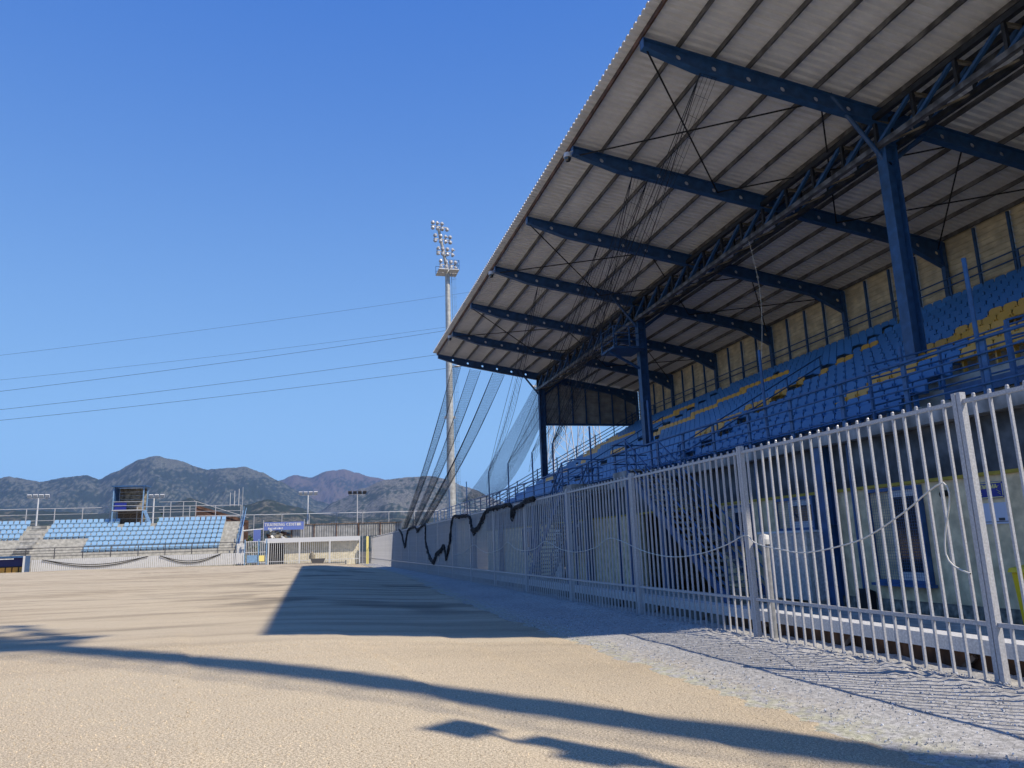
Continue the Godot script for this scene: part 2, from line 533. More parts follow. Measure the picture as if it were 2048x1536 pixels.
# ---------- lower walkway behind the fence ----------
func walkway():
	var mb := MB.new()
	mb.bx(6.9, 12.3, -0.6, -0.30, -84.0, 12.0)
	var o = part(self, "walkway", mb.mesh(), M.concrete)
	tag(o, "sunken concrete walkway between the fence and the grandstand", "pavement", "", "structure")
	var w = thing("retaining_wall", "low retaining wall with a white coping behind the barred fence", "wall")
	var z = 12.0
	while z > -84.0:
		var b := MB.new()
		b.bx(6.66, 6.93, 0.135, 0.285, z, z - 1.985)
		part(w, "coping", b.mesh(), M.white_paint)
		var b2 := MB.new()
		b2.bx(6.74, 6.9, -0.45, 0.135, z, z - 1.99)
		part(w, "board" if z > -11.5 else "panel", b2.mesh(), M.brown if z > -11.5 else M.concrete_light)
		z -= 2.0
	for k in 7:
		var b3 := MB.new()
		b3.beam(Vector3(6.70, 0.10, -5.0 - k * 1.9), Vector3(6.66, -0.2, -5.35 - k * 1.9), 0.05, 0.05)
		part(w, "prop", b3.mesh(), M.wood)
	rebase(w, Vector3(6.8, -0.3, -30))

# ---------- grandstand ----------
const FZ := [-5.36, -11.41, -17.47, -23.53, -29.58, -35.64, -41.70, -47.75, -53.81]
const ROWS := 14
func roof_y(x: float) -> float:
	return 15.42 - 0.166 * (x - 8.45)

func rafter_mesh() -> ArrayMesh:
	var mb := MB.new()
	var top = func(x): return roof_y(x) - 0.19
	var dep = func(x):
		if x < 10.1: return lerpf(0.27, 0.47, (x - 8.76) / 1.34)
		if x < 22.4: return 0.50
		return lerpf(0.50, 1.05, (x - 22.4) / 1.8)
	var k = 0
	var xa = 8.76
	while xa < 24.15:
		var xb = minf(9.30 + 1.1 * k, 24.2)
		if xb - xa < 0.05: break
		var xc = (xa + xb) * 0.5
		if k > 0: xc = 8.75 + 1.1 * k
		var hw = (xb - xa) * 0.5
		var xm = (xa + xb) * 0.5
		var dd = dep.call(xc)
		var ang = []
		for i in 16: ang.append(TAU * i / 16.0 + 0.01)
		for i in 4: ang.append(PI / 4 + i * PI / 2)
		ang.sort()
		for s in [-0.010, 0.010]:
			for i in ang.size():
				var q = []
				for a in [ang[i], ang[(i + 1) % ang.size()]]:
					var cx = cos(a)
					var cy = sin(a)
					var m = maxf(absf(cx), absf(cy))
					for w in [[cx * 0.075 / hw, cy * 0.075 / (dd * 0.5)], [cx / m, cy / m]]:
						if k == 0: w = [w[0] * (1.0 if absf(w[0]) > 0.9 or absf(w[1]) > 0.9 else 0.01), w[1] * (1.0 if absf(w[0]) > 0.9 or absf(w[1]) > 0.9 else 0.01)]
						var x = xm + w[0] * hw
						var y = top.call(x) - dep.call(x) * 0.5 * (1.0 - w[1])
						q.append(Vector3(x, y, s))
				mb.quad(q[0], q[1], q[3], q[2])
		# flanges
		for t in [0, 1]:
			var pa = Vector3(xa, top.call(xa) - (dep.call(xa) if t == 1 else 0.0), 0)
			var pb = Vector3(xb, top.call(xb) - (dep.call(xb) if t == 1 else 0.0), 0)
			mb.beam(pa, pb, 0.24, 0.028)
		xa = xb
		k += 1
	mb.bx(8.745, 8.765, top.call(8.76) - 0.28, top.call(8.76) + 0.01, -0.12, 0.12)
	return mb.mesh()

func grandstand():
	var G = thing("grandstand", "long covered grandstand with blue steel frames and a corrugated roof", "grandstand")
	# roof sheets
	var sb := MB.new()
	var pro = []
	for i in 4:
		for q in [[0.0, 0.0], [0.09, 0.0], [0.12, 0.075], [0.25, 0.075]]: pro.append([i * 0.2775 + q[0], q[1]])
	pro.append([1.112, 0.0])
	for i in pro.size() - 1:
		var a = pro[i]
		var b = pro[i + 1]
		var p = func(x, w): return Vector3(x, roof_y(x) + w[1], w[0])
		for s in 2:
			var x0 = [8.45, 16.4][s]
			var x1 = [16.4, 24.55][s]
			sb.quad(p.call(x0, a), p.call(x0, b), p.call(x1, b), p.call(x1, a))
	var sheet = sb.mesh()
	for i in 47: part(G, "roof_sheet", sheet, M.sheet, Vector3(0, 0, -54.32 + i * 1.11))
	# purlins
	for k in 15:
		var x = 8.75 + 1.1 * k
		var mb := MB.new()
		mb.bx(x - 0.028, x + 0.028, roof_y(x) - 0.165, roof_y(x) - 0.012, -54.25, -2.2)
		part(G, "purlin", mb.mesh(), M.rust if k == 0 else M.purlin)
	# rafters
	var rm = rafter_mesh()
	for z in FZ: part(G, "rafter", rm, M.steel, Vector3(0, 0, z))
	part(G, "rafter", rm, M.steel, Vector3(0, 0, -2.6))
	# columns with flanges
	var cb := MB.new()
	for s in [-1, 1]: cb.bx(s * 0.20 - 0.015, s * 0.20 + 0.015, 0.0, 9.0, -0.19, 0.19)
	cb.bx(-0.185, 0.185, 0.0, 9.0, -0.012, 0.012)
	cb.bx(-0.26, 0.26, 8.62, 8.66, -0.24, 0.24)
	var cm = cb.mesh()
	for z in [-3.0, FZ[2], FZ[5], FZ[8]]:
		var col = part(G, "column", cm, M.steel, Vector3(16.5, 4.0, z))
		var t := MB.new()
		t.rod(Vector3(-0.05, 8.15, 0), Vector3(-1.75, 10.25, 0), 0.07, 8)
		t.rod(Vector3(0.05, 8.15, 0), Vector3(1.9, 9.6, 0), 0.07, 8)
		part(col, "knee_brace", t.mesh(), M.steel)
		var u := MB.new()
		u.bx(-0.3, 0.3, 8.66, 9.7, -0.02, 0.02)
		part(col, "gusset", u.mesh(), M.steel)
	# longitudinal truss, two planes tied together
	var T := Node3D.new()
	T.name = "truss"
	G.add_child(T, true)
	for s in [-0.28, 0.28]:
		for y in [12.68, 13.60]:
			var mb := MB.new()
			mb.bx(16.5 + s - 0.08, 16.5 + s + 0.08, y - 0.08, y + 0.08, -54.0, -2.2)
			part(T, "chord", mb.mesh(), M.chord if y > 13.0 or s > 0 else M.batten_grey)
	var zz = -53.81
	var i2 = 0
	while zz < -2.6:
		for s in [-0.28, 0.28]:
			var mb := MB.new()
			mb.bx(16.5 + s - 0.05, 16.5 + s + 0.05, 12.76, 13.52, zz - 0.05, zz + 0.05)
			part(T, "vertical", mb.mesh(), M.chord)
			if zz < -4.0:
				var m2 := MB.new()
				m2.beam(Vector3(16.5 + s, 12.74, zz + 0.06), Vector3(16.5 + s, 13.54, zz + 1.46), 0.10, 0.10)
				part(T, "diagonal", m2.mesh(), M.steel)
		var m3 := MB.new()
		m3.bx(16.25, 16.75, 13.45, 13.53, zz - 0.05, zz + 0.05)
		part(T, "batten", m3.mesh(), M.batten)
		if zz < -4.0:
			var m4 := MB.new()
			m4.beam(Vector3(16.22, 12.68, zz), Vector3(16.78, 12.68, zz + 1.5), 0.06, 0.05)
			part(T, "lacing", m4.mesh(), M.batten)
		zz += 1.514
		i2 += 1
	# bracing rods in the roof plane
	for b in [2, 4, 6]:
		for half in [[8.9, 14.4], [14.4, 19.4], [19.4, 24.0]]:
			for d in 2:
				var z0 = FZ[b] if d == 0 else FZ[b + 1]
				var z1 = FZ[b + 1] if d == 0 else FZ[b]
				var mb := MB.new()
				mb.rod(Vector3(half[0], roof_y(half[0]) - 0.5 + (0.02 * d), z0), Vector3(half[1], roof_y(half[1]) - 0.5 + (0.02 * d), z1), 0.028, 5)
				part(G, "bracing_rod", mb.mesh(), M.black)
	# rear wall: ribbed cladding on posts
	var wb := MB.new()
	var y = 0.0
	while y < 3.4:
		wb.quad(Vector3(0, y, 0), Vector3(0, y, 1.51), Vector3(0, y + 0.13, 1.51), Vector3(0, y + 0.13, 0))
		wb.quad(Vector3(0, y + 0.13, 0), Vector3(0, y + 0.13, 1.51), Vector3(-0.035, y + 0.155, 1.51), Vector3(-0.035, y + 0.155, 0))
		wb.quad(Vector3(-0.035, y + 0.155, 0), Vector3(-0.035, y + 0.155, 1.51), Vector3(-0.035, y + 0.195, 1.51), Vector3(-0.035, y + 0.195, 0))
		wb.quad(Vector3(-0.035, y + 0.195, 0), Vector3(-0.035, y + 0.195, 1.51), Vector3(0, y + 0.22, 1.51), Vector3(0, y + 0.22, 0))
		y += 0.22
	var wm = wb.mesh()
	for i in 34:
		part(G, "cladding_sheet", wm, M.clad, Vector3(24.36, 9.24, -53.81 + i * 1.514))
		var big = i % 4 == 0
		var pb := MB.new()
		var w = 0.09 if big else 0.045
		pb.bx(24.28 - w * 2, 24.28, 8.9, 12.62, -53.81 + i * 1.514 - w, -53.81 + i * 1.514 + w)
		part(G, "wall_post", pb.mesh(), M.steel if big else M.steel)
	# end wall under the far gable
	var nx = 16.8
	while nx < 24.2:
		var mb := MB.new()
		var q = 0
		var x1 = minf(nx + 1.075, 24.25)
		var yy = 10.12
		while yy < roof_y(nx) - 0.35:
			var y1 = minf(yy + 0.26, roof_y(x1) - 0.2)
			if y1 > yy:
				mb.quad(Vector3(nx, yy, -54.0), Vector3(x1, yy, -54.0), Vector3(x1, y1 - 0.05, -54.0), Vector3(nx, y1 - 0.05, -54.0))
				mb.quad(Vector3(nx, y1 - 0.05, -54.0), Vector3(x1, y1 - 0.05, -54.0), Vector3(x1, y1, -53.965), Vector3(nx, y1, -53.965))
			yy += 0.26
		part(G, "end_cladding", mb.mesh(), M.clad_grey)
		var pb := MB.new()
		pb.bx(nx - 0.05, nx + 0.05, 10.05, roof_y(nx) - 0.2, -53.94, -53.86)
		part(G, "end_post", pb.mesh(), M.steel)
		nx += 1.075
	var eb := MB.new()
	eb.bx(16.7, 24.3, 10.0, 10.14, -54.06, -53.84)
	part(G, "end_beam", eb.mesh(), M.steel)
	# terrace steps, cut by the vomitory near the front
	for r in ROWS:
		var x0 = 12.75 + 0.8 * r
		var yt = 3.75 + 0.44 * r
		for seg in ([[-53.7, -14.4], [-11.0, -2.4]] if r < 2 else [[-53.7, -2.4]]):
			var mb := MB.new()
			mb.bx(x0, x0 + 0.84, yt - 0.50, yt, seg[0], seg[1])
			part(G, "terrace_step", mb.mesh(), M.concrete)
	# half steps in the aisles
	var hs = bmesh(0.40, 0.22, 1.15)
	for az in [-25.6, -40.0]:
		for r in range(1, ROWS): part(G, "aisle_step", hs, M.concrete_light, Vector3(12.55 + 0.8 * r, 3.75 + 0.44 * r - 0.33, az))
	# front slab
	var fb := MB.new()
	fb.bx(11.72, 12.85, 3.45, 3.745, -77.0, -14.4)
	part(G, "front_slab", fb.mesh(), M.concrete_light)
	var f2 := MB.new()
	f2.bx(11.72, 12.85, 3.45, 3.745, -11.0, -2.4)
	part(G, "front_slab", f2.mesh(), M.concrete_light)
	var f3 := MB.new()
	f3.bx(11.72, 12.3, 3.45, 3.745, -14.4, -11.0)
	part(G, "front_slab", f3.mesh(), M.concrete_light)
	# vomitory: blue beam over the dark opening
	var vb := MB.new()
	vb.bx(14.22, 14.34, 4.35, 4.62, -14.4, -11.0)
	part(G, "vomitory_beam", vb.mesh(), M.steel)
	for z in [-14.45, -10.95]:
		var vm := MB.new()
		vm.bx(12.4, 14.3, 1.2, 3.9, z - 0.06, z + 0.06)
		part(G, "vomitory_wall", vm.mesh(), M.concrete)
	# ground floor wall with openings
	for seg in [[-21.4, -2.4], [-36.6, -27.6], [-54.0, -38.4], [-77.0, -60.0]]:
		var mb := MB.new()
		mb.bx(12.1, 12.4, -0.32, 3.45, seg[0], seg[1])
		part(G, "ground_wall", mb.mesh(), M.render)
	for seg in [[-27.6, -21.4], [-38.4, -36.6]]:
		var mb := MB.new()
		mb.bx(12.1, 12.4, 2.42, 3.45, seg[0], seg[1])
		part(G, "lintel", mb.mesh(), M.render)
	var bw := MB.new()
	bw.bx(17.8, 18.0, -0.32, 6.0, -60.0, -2.4)
	part(G, "back_wall", bw.mesh(), M.concrete)
	for z in [-2.5, -54.0]:
		var sw := MB.new()
		sw.bx(12.4, 17.8, -0.32, 3.7, z - 0.1, z + 0.1)
		part(G, "side_wall", sw.mesh(), M.render)
	var rf := MB.new()
	rf.bx(24.2, 24.34, -0.3, 9.5, -54.0, -2.4)
	part(G, "rear_base_wall", rf.mesh(), M.concrete)
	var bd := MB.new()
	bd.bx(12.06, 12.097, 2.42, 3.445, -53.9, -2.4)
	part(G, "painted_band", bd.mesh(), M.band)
	var yl := MB.new()
	yl.bx(12.05, 12.097, 2.35, 2.417, -53.9, -2.4)
	part(G, "painted_line", yl.mesh(), M.yellow_line)
	var pl := MB.new()
	pl.bx(12.045, 12.097, -0.3, -0.02, -21.4, -2.4)
	part(G, "plinth", pl.mesh(), M.grime)
	for z in [-9.95, -15.2, -19.1]:
		var dp := MB.new()
		dp.rod(Vector3(12.03, -0.28, z), Vector3(12.03, 3.44, z), 0.035, 8)
		part(G, "downpipe", dp.mesh(), M.steel if z < -12.0 else M.white_paint)
	# ground floor columns carrying the slab
	var lb := MB.new()
	for s in [-1, 1]: lb.bx(s * 0.14 - 0.012, s * 0.14 + 0.012, -0.3, 3.447, -0.17, 0.17)
	lb.bx(-0.128, 0.128, -0.3, 3.447, -0.01, 0.01)
	for y2 in [1.6, 2.6]: lb.bx(-0.128, 0.128, y2, y2 + 0.012, -0.16, 0.16)
	var lm = lb.mesh()
	for z in [-7.7, -16.0, -24.9, -32.6, -40.9, -49.2, -57.5, -66.0]: part(G, "lower_column", lm, M.steel, Vector3(11.92, 0, z))
	# windows and doors
	window(G, -14.73, -13.17, 0.33, 2.32, 0.42)
	window(G, -18.30, -16.65, 1.50, 2.34, 0.35)
	window(G, -20.9, -19.6, 1.2, 2.3, 0.3)
	window(G, -35.6, -33.9, 1.0, 2.3, 0.3)
	window(G, -44.0, -42.4, 1.0, 2.3, 0.3)
	window(G, -9.6, -8.2, 0.9, 2.3, 0.3)
	var dr := MB.new()
	dr.bx(12.0, 12.09, -0.3, 2.05, -37.9, -36.9)
	var door = part(G, "door", dr.mesh(), M.white)
	var dg := MB.new()
	dg.bx(11.985, 11.998, 1.1, 1.85, -37.6, -37.2)
	part(door, "pane", dg.mesh(), M.glass)
	var dk := MB.new()
	dk.rod(Vector3(11.99, 0.85, -37.05), Vector3(11.93, 0.85, -37.05), 0.02)
	part(door, "handle", dk.mesh(), M.zinc)
	rebase(G, Vector3(16.0, -0.3, -28.0))

func window(G: Node3D, z0: float, z1: float, y0: float, y1: float, panel: float):
	var fr := MB.new()
	var t = 0.07
	fr.bx(11.98, 12.09, y0, y0 + t, z0, z1)
	fr.bx(11.98, 12.09, y1 - t, y1, z0, z1)
	fr.bx(11.98, 12.09, y0 + t, y1 - t, z0, z0 + t)
	fr.bx(11.98, 12.09, y0 + t, y1 - t, z1 - t, z1)
	var w = part(G, "window", fr.mesh(), M.steel)
	var zs = lerpf(z0, z1, panel)
	var pn := MB.new()
	pn.bx(12.05, 12.092, y0 + t, y1 - t, z0 + t, zs)
	part(w, "fixed_panel", pn.mesh(), M.render)
	var f2 := MB.new()
	f2.bx(12.02, 12.09, y0 + t, y0 + t + 0.16, zs, z1 - t)
	f2.bx(12.02, 12.09, y1 - t - 0.14, y1 - t, zs, z1 - t)
	f2.bx(12.02, 12.09, y0 + t + 0.16, y1 - t - 0.14, zs, zs + 0.07)
	part(w, "sash", f2.mesh(), M.white_paint)
	var gl := MB.new()
	gl.bx(12.06, 12.085, y0 + t + 0.16, y1 - t - 0.14, zs + 0.07, z1 - t)
	part(w, "pane", gl.mesh(), M.glass)
	var gr := MB.new()
	var z = z0 + t
	while z < z1 - t:
		gr.bx(11.990, 11.994, y0 + t, y1 - t, z - 0.0025, z + 0.0025)
		z += 0.06
	var y = y0 + t
	while y < y1 - t:
		gr.bx(11.985, 11.989, y - 0.0025, y + 0.0025, z0 + t, z1 - t)
		y += 0.06
	part(w, "grille", gr.mesh(), M.steel)
	var si := MB.new()
	si.bx(11.90, 12.09, y0 - 0.06, y0 - 0.002, z0 - 0.06, z1 + 0.06)
	part(w, "sill", si.mesh(), M.steel)

func plate(w: float, h: float, r: float) -> Array:
	var p = []
	p.append(Vector2(-w / 2, 0)); p.append(Vector2(w / 2, 0))
	for i in 4:
		var a = PI / 2 * i / 3.0
		p.append(Vector2(w / 2 - r + r * cos(a), h - r + r * sin(a)))
	for i in 4:
		var a = PI / 2 + PI / 2 * i / 3.0
		p.append(Vector2(-w / 2 + r + r * cos(a), h - r + r * sin(a)))
	return p

const YELLOW := [[8, -16.0, -15.0], [7, -17.0, -14.0], [6, -17.5, -14.5], [5, -18.0, -15.5], [4, -15.4, -13.9], [3, -14.9, -13.4], [7, -16.2, -15.4], [6, -16.9, -15.0], [5, -17.6, -15.6], [4, -17.7, -16.6], [3, -18.4, -16.8], [2, -18.7, -17.7], [2, -14.1, -12.9], [9, -24.2, -23.7], [8, -25.0, -23.9], [7, -26.4, -24.6], [6, -26.9, -25.5], [5, -27.6, -26.0], [4, -28.7, -27.2], [3, -29.0, -26.8], [10, -34.4, -30.6], [9, -35.5, -33.0], [8, -37.0, -34.4], [11, -43.9, -41.0], [7, -40.3, -35.1], [10, -45.9, -41.3], [6, -39.0, -37.5], [5, -43.0, -40.7], [9, -53.2, -46.2], [8, -53.4, -50.8], [4, -49.6, -48.8], [3, -50.9, -49.3], [5, -48.0, -47.1], [10, -53.0, -51.0], [7, -52.0, -49.5]]
func seats():
	# one seat: curved backrest on a pan, facing the pitch (-x)
	var bb := MB.new()
	var lean = Basis(Vector3(0, 0, -1), Vector3(0.20, 0.98, 0).normalized(), Vector3(0.98, -0.20, 0).normalized())
	bb.prism(plate(0.445, 0.38, 0.09), -0.014, 0.014, lean, Vector3(0.20, 0.40, 0))
	for s in [-1, 1]: bb.box(Vector3(0.19, 0.50, s * 0.205), Vector3(0.05, 0.22, 0.02))
	var back = bb.mesh()
	var pb := MB.new()
	pb.prism([Vector2(-0.20, 0.40), Vector2(-0.17, 0.435), Vector2(0.19, 0.415), Vector2(0.19, 0.385), Vector2(-0.17, 0.395)], -0.215, 0.215)
	pb.bx(0.0, 0.12, 0.0, 0.39, -0.025, 0.025)
	var pan = pb.mesh()
	var all = []
	for r in ROWS:
		var x = 12.75 + 0.8 * r + 0.34
		var y = 3.75 + 0.44 * r
		var z = -53.3
		while z < minf(-x * 0.80, -4.0):
			var skip = absf(z + 25.6) < 0.5 or absf(z + 40.0) < 0.5
			if r < 2 and z > -14.8 and z < -10.6: skip = true
			if r < 3 and z > -14.6 and z < -10.9: skip = true
			if rng.randf() < 0.006: skip = true
			if not skip:
				var yel = false
				for s in YELLOW:
					if s[0] == r and z >= s[1] - 0.1 and z <= s[2] + 0.1: yel = true
				all.append([Vector3(x, y, z).distance_to(Vector3(0, 1.4, 0)), Vector3(x, y, z), yel])
			z += 0.485
	all.sort_custom(func(a, b): return a[0] < b[0])
	var proto = {}
	var rest = []
	var cnt = 0
	for s in all:
		if cnt < 300:
			cnt += 1
			var key = "y" if s[2] else "b"
			var o: Node3D
			if not proto.has(key):
				o = thing("stadium_seat", "yellow plastic seat among the blue rows of the covered stand" if s[2] else "blue plastic seat in the rows of the covered stand", "seat", s[1], "yellow seats in the covered stand" if s[2] else "blue seats in the covered stand")
				part(o, "backrest", back, M.seat_yellow if s[2] else M.seat_blue)
				part(o, "seat_pan", pan, M.seat_yellow if s[2] else M.seat_blue)
				proto[key] = o
			else:
				o = proto[key].duplicate()
				o.name = numbered(self, "stadium_seat")
				add_child(o, true)
				o.position = s[1]
			o.rotation.y = rng.randf_range(-0.02, 0.02)
		else:
			rest.append(s)
	var cb := MB.new()
	cb.prism(plate(0.445, 0.38, 0.09), -0.014, 0.014, lean, Vector3(0.20, 0.40, 0))
	cb.prism([Vector2(-0.20, 0.40), Vector2(-0.17, 0.435), Vector2(0.19, 0.415), Vector2(0.19, 0.385), Vector2(-0.17, 0.395)], -0.215, 0.215)
	var mm := MultiMesh.new()
	mm.transform_format = MultiMesh.TRANSFORM_3D
	mm.use_colors = true
	mm.mesh = cb.mesh()
	mm.instance_count = rest.size()
	for i in rest.size():
		mm.set_instance_transform(i, Transform3D(Basis(), rest[i][1]))
		mm.set_instance_color(i, Color(0.78, 0.42, 0.06) if rest[i][2] else Color(0.05, 0.20, 0.48))
	var o := MultiMeshInstance3D.new()
	o.name = "distant_seats"
	o.multimesh = mm
	var sm_ = mat(1, 1, 1, 0.4)
	sm_.vertex_color_use_as_albedo = true
	o.material_override = sm_
	add_child(o, true)
	tag(o, "mass of blue and yellow seats farther along the covered stand", "seats", "", "stuff")

# ---------- rails, stairs, nets of the stand ----------
func stand_fittings():
	var R = thing("guard_railing", "long blue pipe railing along the front edge of the stand", "railing")
	for q in [[1.05, 0.036], [0.78, 0.022], [0.50, 0.022], [0.22, 0.022]]:
		var z = -3.0
		while z > -77.0:
			var z1 = maxf(z - 6.0, -77.0)
			var mb := MB.new()
			mb.rod(Vector3(11.80, 3.75 + q[0], z), Vector3(11.80, 3.75 + q[0], z1 + 0.004), q[1], 8)
			part(R, "rail", mb.mesh(), M.rail)
			z = z1
	var pm = bmesh(0.05, 1.04, 0.11)
	var z2 = -3.0
	while z2 > -77.0:
		part(R, "post", pm, M.rail, Vector3(11.85, 4.27, z2))
		z2 -= 1.99
	for z in [-11.1, -18.1, -25.5, -31.7, -37.2, -41.0, -46.5, -52.0, -60.0, -68.0]:
		var mb := MB.new()
		mb.rod(Vector3(11.90, 3.75, z), Vector3(11.88, 6.42, z), 0.042, 8)
		part(R, "net_pole", mb.mesh(), M.rail)
	rebase(R, Vector3(11.8, 3.75, -30))
	# railing climbing the far end
	var E = thing("end_railing", "sloping dark blue railing climbing the open end of the stand", "railing")
	for h in [1.05, 0.8, 0.55, 0.3]:
		var mb := MB.new()
		mb.rod(Vector3(12.2, 3.6 + h, -53.75), Vector3(24.1, 10.0 + h, -53.75), 0.03, 6)
		part(E, "rail", mb.mesh(), M.steel)
	for k in 8:
		var mb := MB.new()
		mb.bx(12.8 + k * 1.55, 12.86 + k * 1.55, 3.7 + k * 0.85, 5.05 + k * 0.85, -53.78, -53.72)
		part(E, "post", mb.mesh(), M.steel)
	rebase(E, Vector3(12.5, 3.75, -53.75))
	var B = thing("rear_railing", "dark blue pipe railing before the cladding at the back row", "railing")
	for y in [10.62, 10.92]:
		var mb := MB.new()
		mb.rod(Vector3(23.75, y, -53.5), Vector3(23.75, y, -10.0), 0.03, 6)
		part(B, "rail", mb.mesh(), M.steel)
	for k in 15:
		var mb := MB.new()
		mb.bx(23.72, 23.78, 9.5, 10.92, -53.0 + k * 3.0, -52.94 + k * 3.0)
		part(B, "post", mb.mesh(), M.steel)
	rebase(B, Vector3(23.75, 9.6, -30))
	for az in [-25.6, -40.0]:
		var A = thing("aisle_handrail", "blue handrail climbing the aisle %s" % ("above the landing of the staircase by the cabinet" if az > -30.0 else "past the middle roof column towards the gable end"), "handrail", Vector3.ZERO, "aisle handrails of the covered stand")
		for h in [0.98, 0.62]:
			var mb := MB.new()
			mb.rod(Vector3(13.0, 3.75 + h, az), Vector3(19.6, 7.38 + h, az), 0.028, 6)
			part(A, "rail", mb.mesh(), M.rail)
		for k in 5:
			var mb := MB.new()
			mb.bx(13.1 + 1.6 * k - 0.022, 13.1 + 1.6 * k + 0.022, 3.75 + 0.88 * k, 4.78 + 0.88 * k, az - 0.022, az + 0.022)
			part(A, "post", mb.mesh(), M.rail)
		rebase(A, Vector3(13.1, 3.75, az))
	# railing box round the vomitory
	var V = thing("vomitory_railing", "blue railing boxed round the dark opening among the front seats", "railing")
	for h in [1.02, 0.70, 0.38, 0.08]:
		var mb := MB.new()
		var y = 4.63 + h
		mb.path([Vector3(12.35, y - 0.5, -14.55), Vector3(14.4, y, -14.55), Vector3(14.4, y, -10.85), Vector3(12.35, y - 0.5, -10.85)], 0.024, 6)
		part(V, "rail", mb.mesh(), M.rail)
	for p in [[12.35, -14.55], [14.4, -14.55], [14.4, -12.7], [14.4, -10.85], [12.35, -10.85], [13.3, -14.55], [13.3, -10.85]]:
		var mb := MB.new()
		mb.bx(p[0] - 0.03, p[0] + 0.03, 3.75, 5.15 if p[0] < 13.0 else 5.65, p[1] - 0.03, p[1] + 0.03)
		part(V, "post", mb.mesh(), M.rail)
	rebase(V, Vector3(13.3, 3.75, -12.7))
	staircase(-18.2, -24.2, "blue steel staircase rising from the walkway beside the metal cabinet")
	staircase(-37.2, -31.2, "blue steel staircase rising from the walkway beyond the white door")
	# platform hung on the middle column
	var P = thing("camera_platform", "small railed steel platform hung on the middle roof column", "platform")
	var pb := MB.new()
	pb.bx(14.6, 16.3, 10.95, 11.05, -36.6, -34.8)
	part(P, "deck", pb.mesh(), M.steel)
	var p2 := MB.new()
	p2.beam(Vector3(16.3, 10.1, -35.64), Vector3(14.7, 10.93, -35.64), 0.10, 0.12)
	part(P, "bracket", p2.mesh(), M.steel)
	for h in [0.35, 0.7, 1.05]:
		var mb := MB.new()
		mb.path([Vector3(16.2, 11.05 + h, -36.55), Vector3(14.65, 11.05 + h, -36.55), Vector3(14.65, 11.05 + h, -34.85), Vector3(16.2, 11.05 + h, -34.85)], 0.025, 5)
		part(P, "rail", mb.mesh(), M.rail)
	for q in [[14.65, -36.55], [14.65, -34.85], [15.5, -36.55], [15.5, -34.85]]:
		var mb := MB.new()
		mb.bx(q[0] - 0.03, q[0] + 0.03, 11.05, 12.1, q[1] - 0.03, q[1] + 0.03)
		part(P, "post", mb.mesh(), M.rail)
	rebase(P, Vector3(15.5, 11.0, -35.64))
	# ropes and netting hung between the roof and the rails
	var N = thing("ball_net", "dark ball stop netting hung from the far end of the stand roof", "net")
	var tops = [[9.9, -54.2], [10.5, -54.2], [11.2, -54.2], [12.0, -54.2], [12.9, -54.2], [13.8, -54.2]]
	for i in tops.size():
		var a = Vector3(tops[i][0], roof_y(tops[i][0]) - 0.7, tops[i][1])
		for s in 2:
			var b = Vector3(6.32, 2.72, -56.0 + i * 2.3 + s * 0.7)
			var mid = []
			for k in 13:
				var t = k / 12.0
				mid.append(a.lerp(b, t) - Vector3(0, 0.5 * sin(PI * t), 0))
			var mb := MB.new()
			mb.path(mid, 0.014 if i != 4 else 0.024, 5)
			part(N, "rope", mb.mesh(), M.netting)
	var web := MB.new()
	weave(web, Vector3(12.9, 14.0, -54.2), Vector3(13.8, 13.9, -54.2), Vector3(6.4, 2.75, -46.8), Vector3(6.4, 2.75, -44.0), 90, 18)
	weave(web, Vector3(9.9, 14.5, -54.2), Vector3(10.5, 14.4, -54.2), Vector3(6.4, 2.75, -56.0), Vector3(6.4, 2.75, -53.7), 90, 16)
	weave(web, Vector3(11.2, 14.2, -54.2), Vector3(12.0, 14.1, -54.2), Vector3(6.4, 2.75, -51.4), Vector3(6.4, 2.75, -49.1), 90, 16)
	weave(web, Vector3(16.3, 13.4, -54.1), Vector3(16.3, 9.8, -54.1), Vector3(11.9, 4.9, -62.0), Vector3(13.2, 5.0, -54.6), 110, 60)
	var wo = part(N, "mesh_weave", web.mesh(), M.netting)
	wo.set_meta("kind", "stuff")
	rebase(N, Vector3(10, 2.7, -54))
	var nn = -1
	for q in [[10.5, -17.47, -37.2, 5], [11.6, -23.53, -41.0, 5], [11.0, -23.53, -37.2, 4], [12.0, -29.58, -46.5, 5], [11.0, -35.64, -52.0, 5]]:
		nn += 1
		var L = thing("hanging_net", ["gathered dark net slung from the rafter above the first roof column", "gathered dark net ending at the pole beside the middle roof column", "smaller gathered dark net sharing a railing pole with the first", "gathered dark net slung across the middle of the stand", "gathered dark net slung from the middle column rafter to the far poles"][nn], "net", Vector3.ZERO, "gathered nets under the stand roof")
		var a = Vector3(q[0], roof_y(q[0]) - 0.7, q[1])
		var b = Vector3(11.88, 6.4, q[2])
		for s in 3:
			var pts = []
			for k in 15:
				var t = k / 14.0
				pts.append(a.lerp(b, t) + Vector3(0.18 * (s - 1) * sin(PI * t), -(0.5 + 0.35 * s) * sin(PI * t), 0.2 * (s - 1) * sin(PI * t)))
			var mb := MB.new()
			mb.path(pts, 0.013, 4)
			part(L, "strand", mb.mesh(), M.netting)
		var wv := MB.new()
		weave(wv, a, a + Vector3(0.5, -0.1, 0), b, b + Vector3(0, -1.0, -0.8), 34, 4)
		var o = part(L, "mesh_weave", wv.mesh(), M.netting)
		o.set_meta("kind", "stuff")
		rebase(L, b)
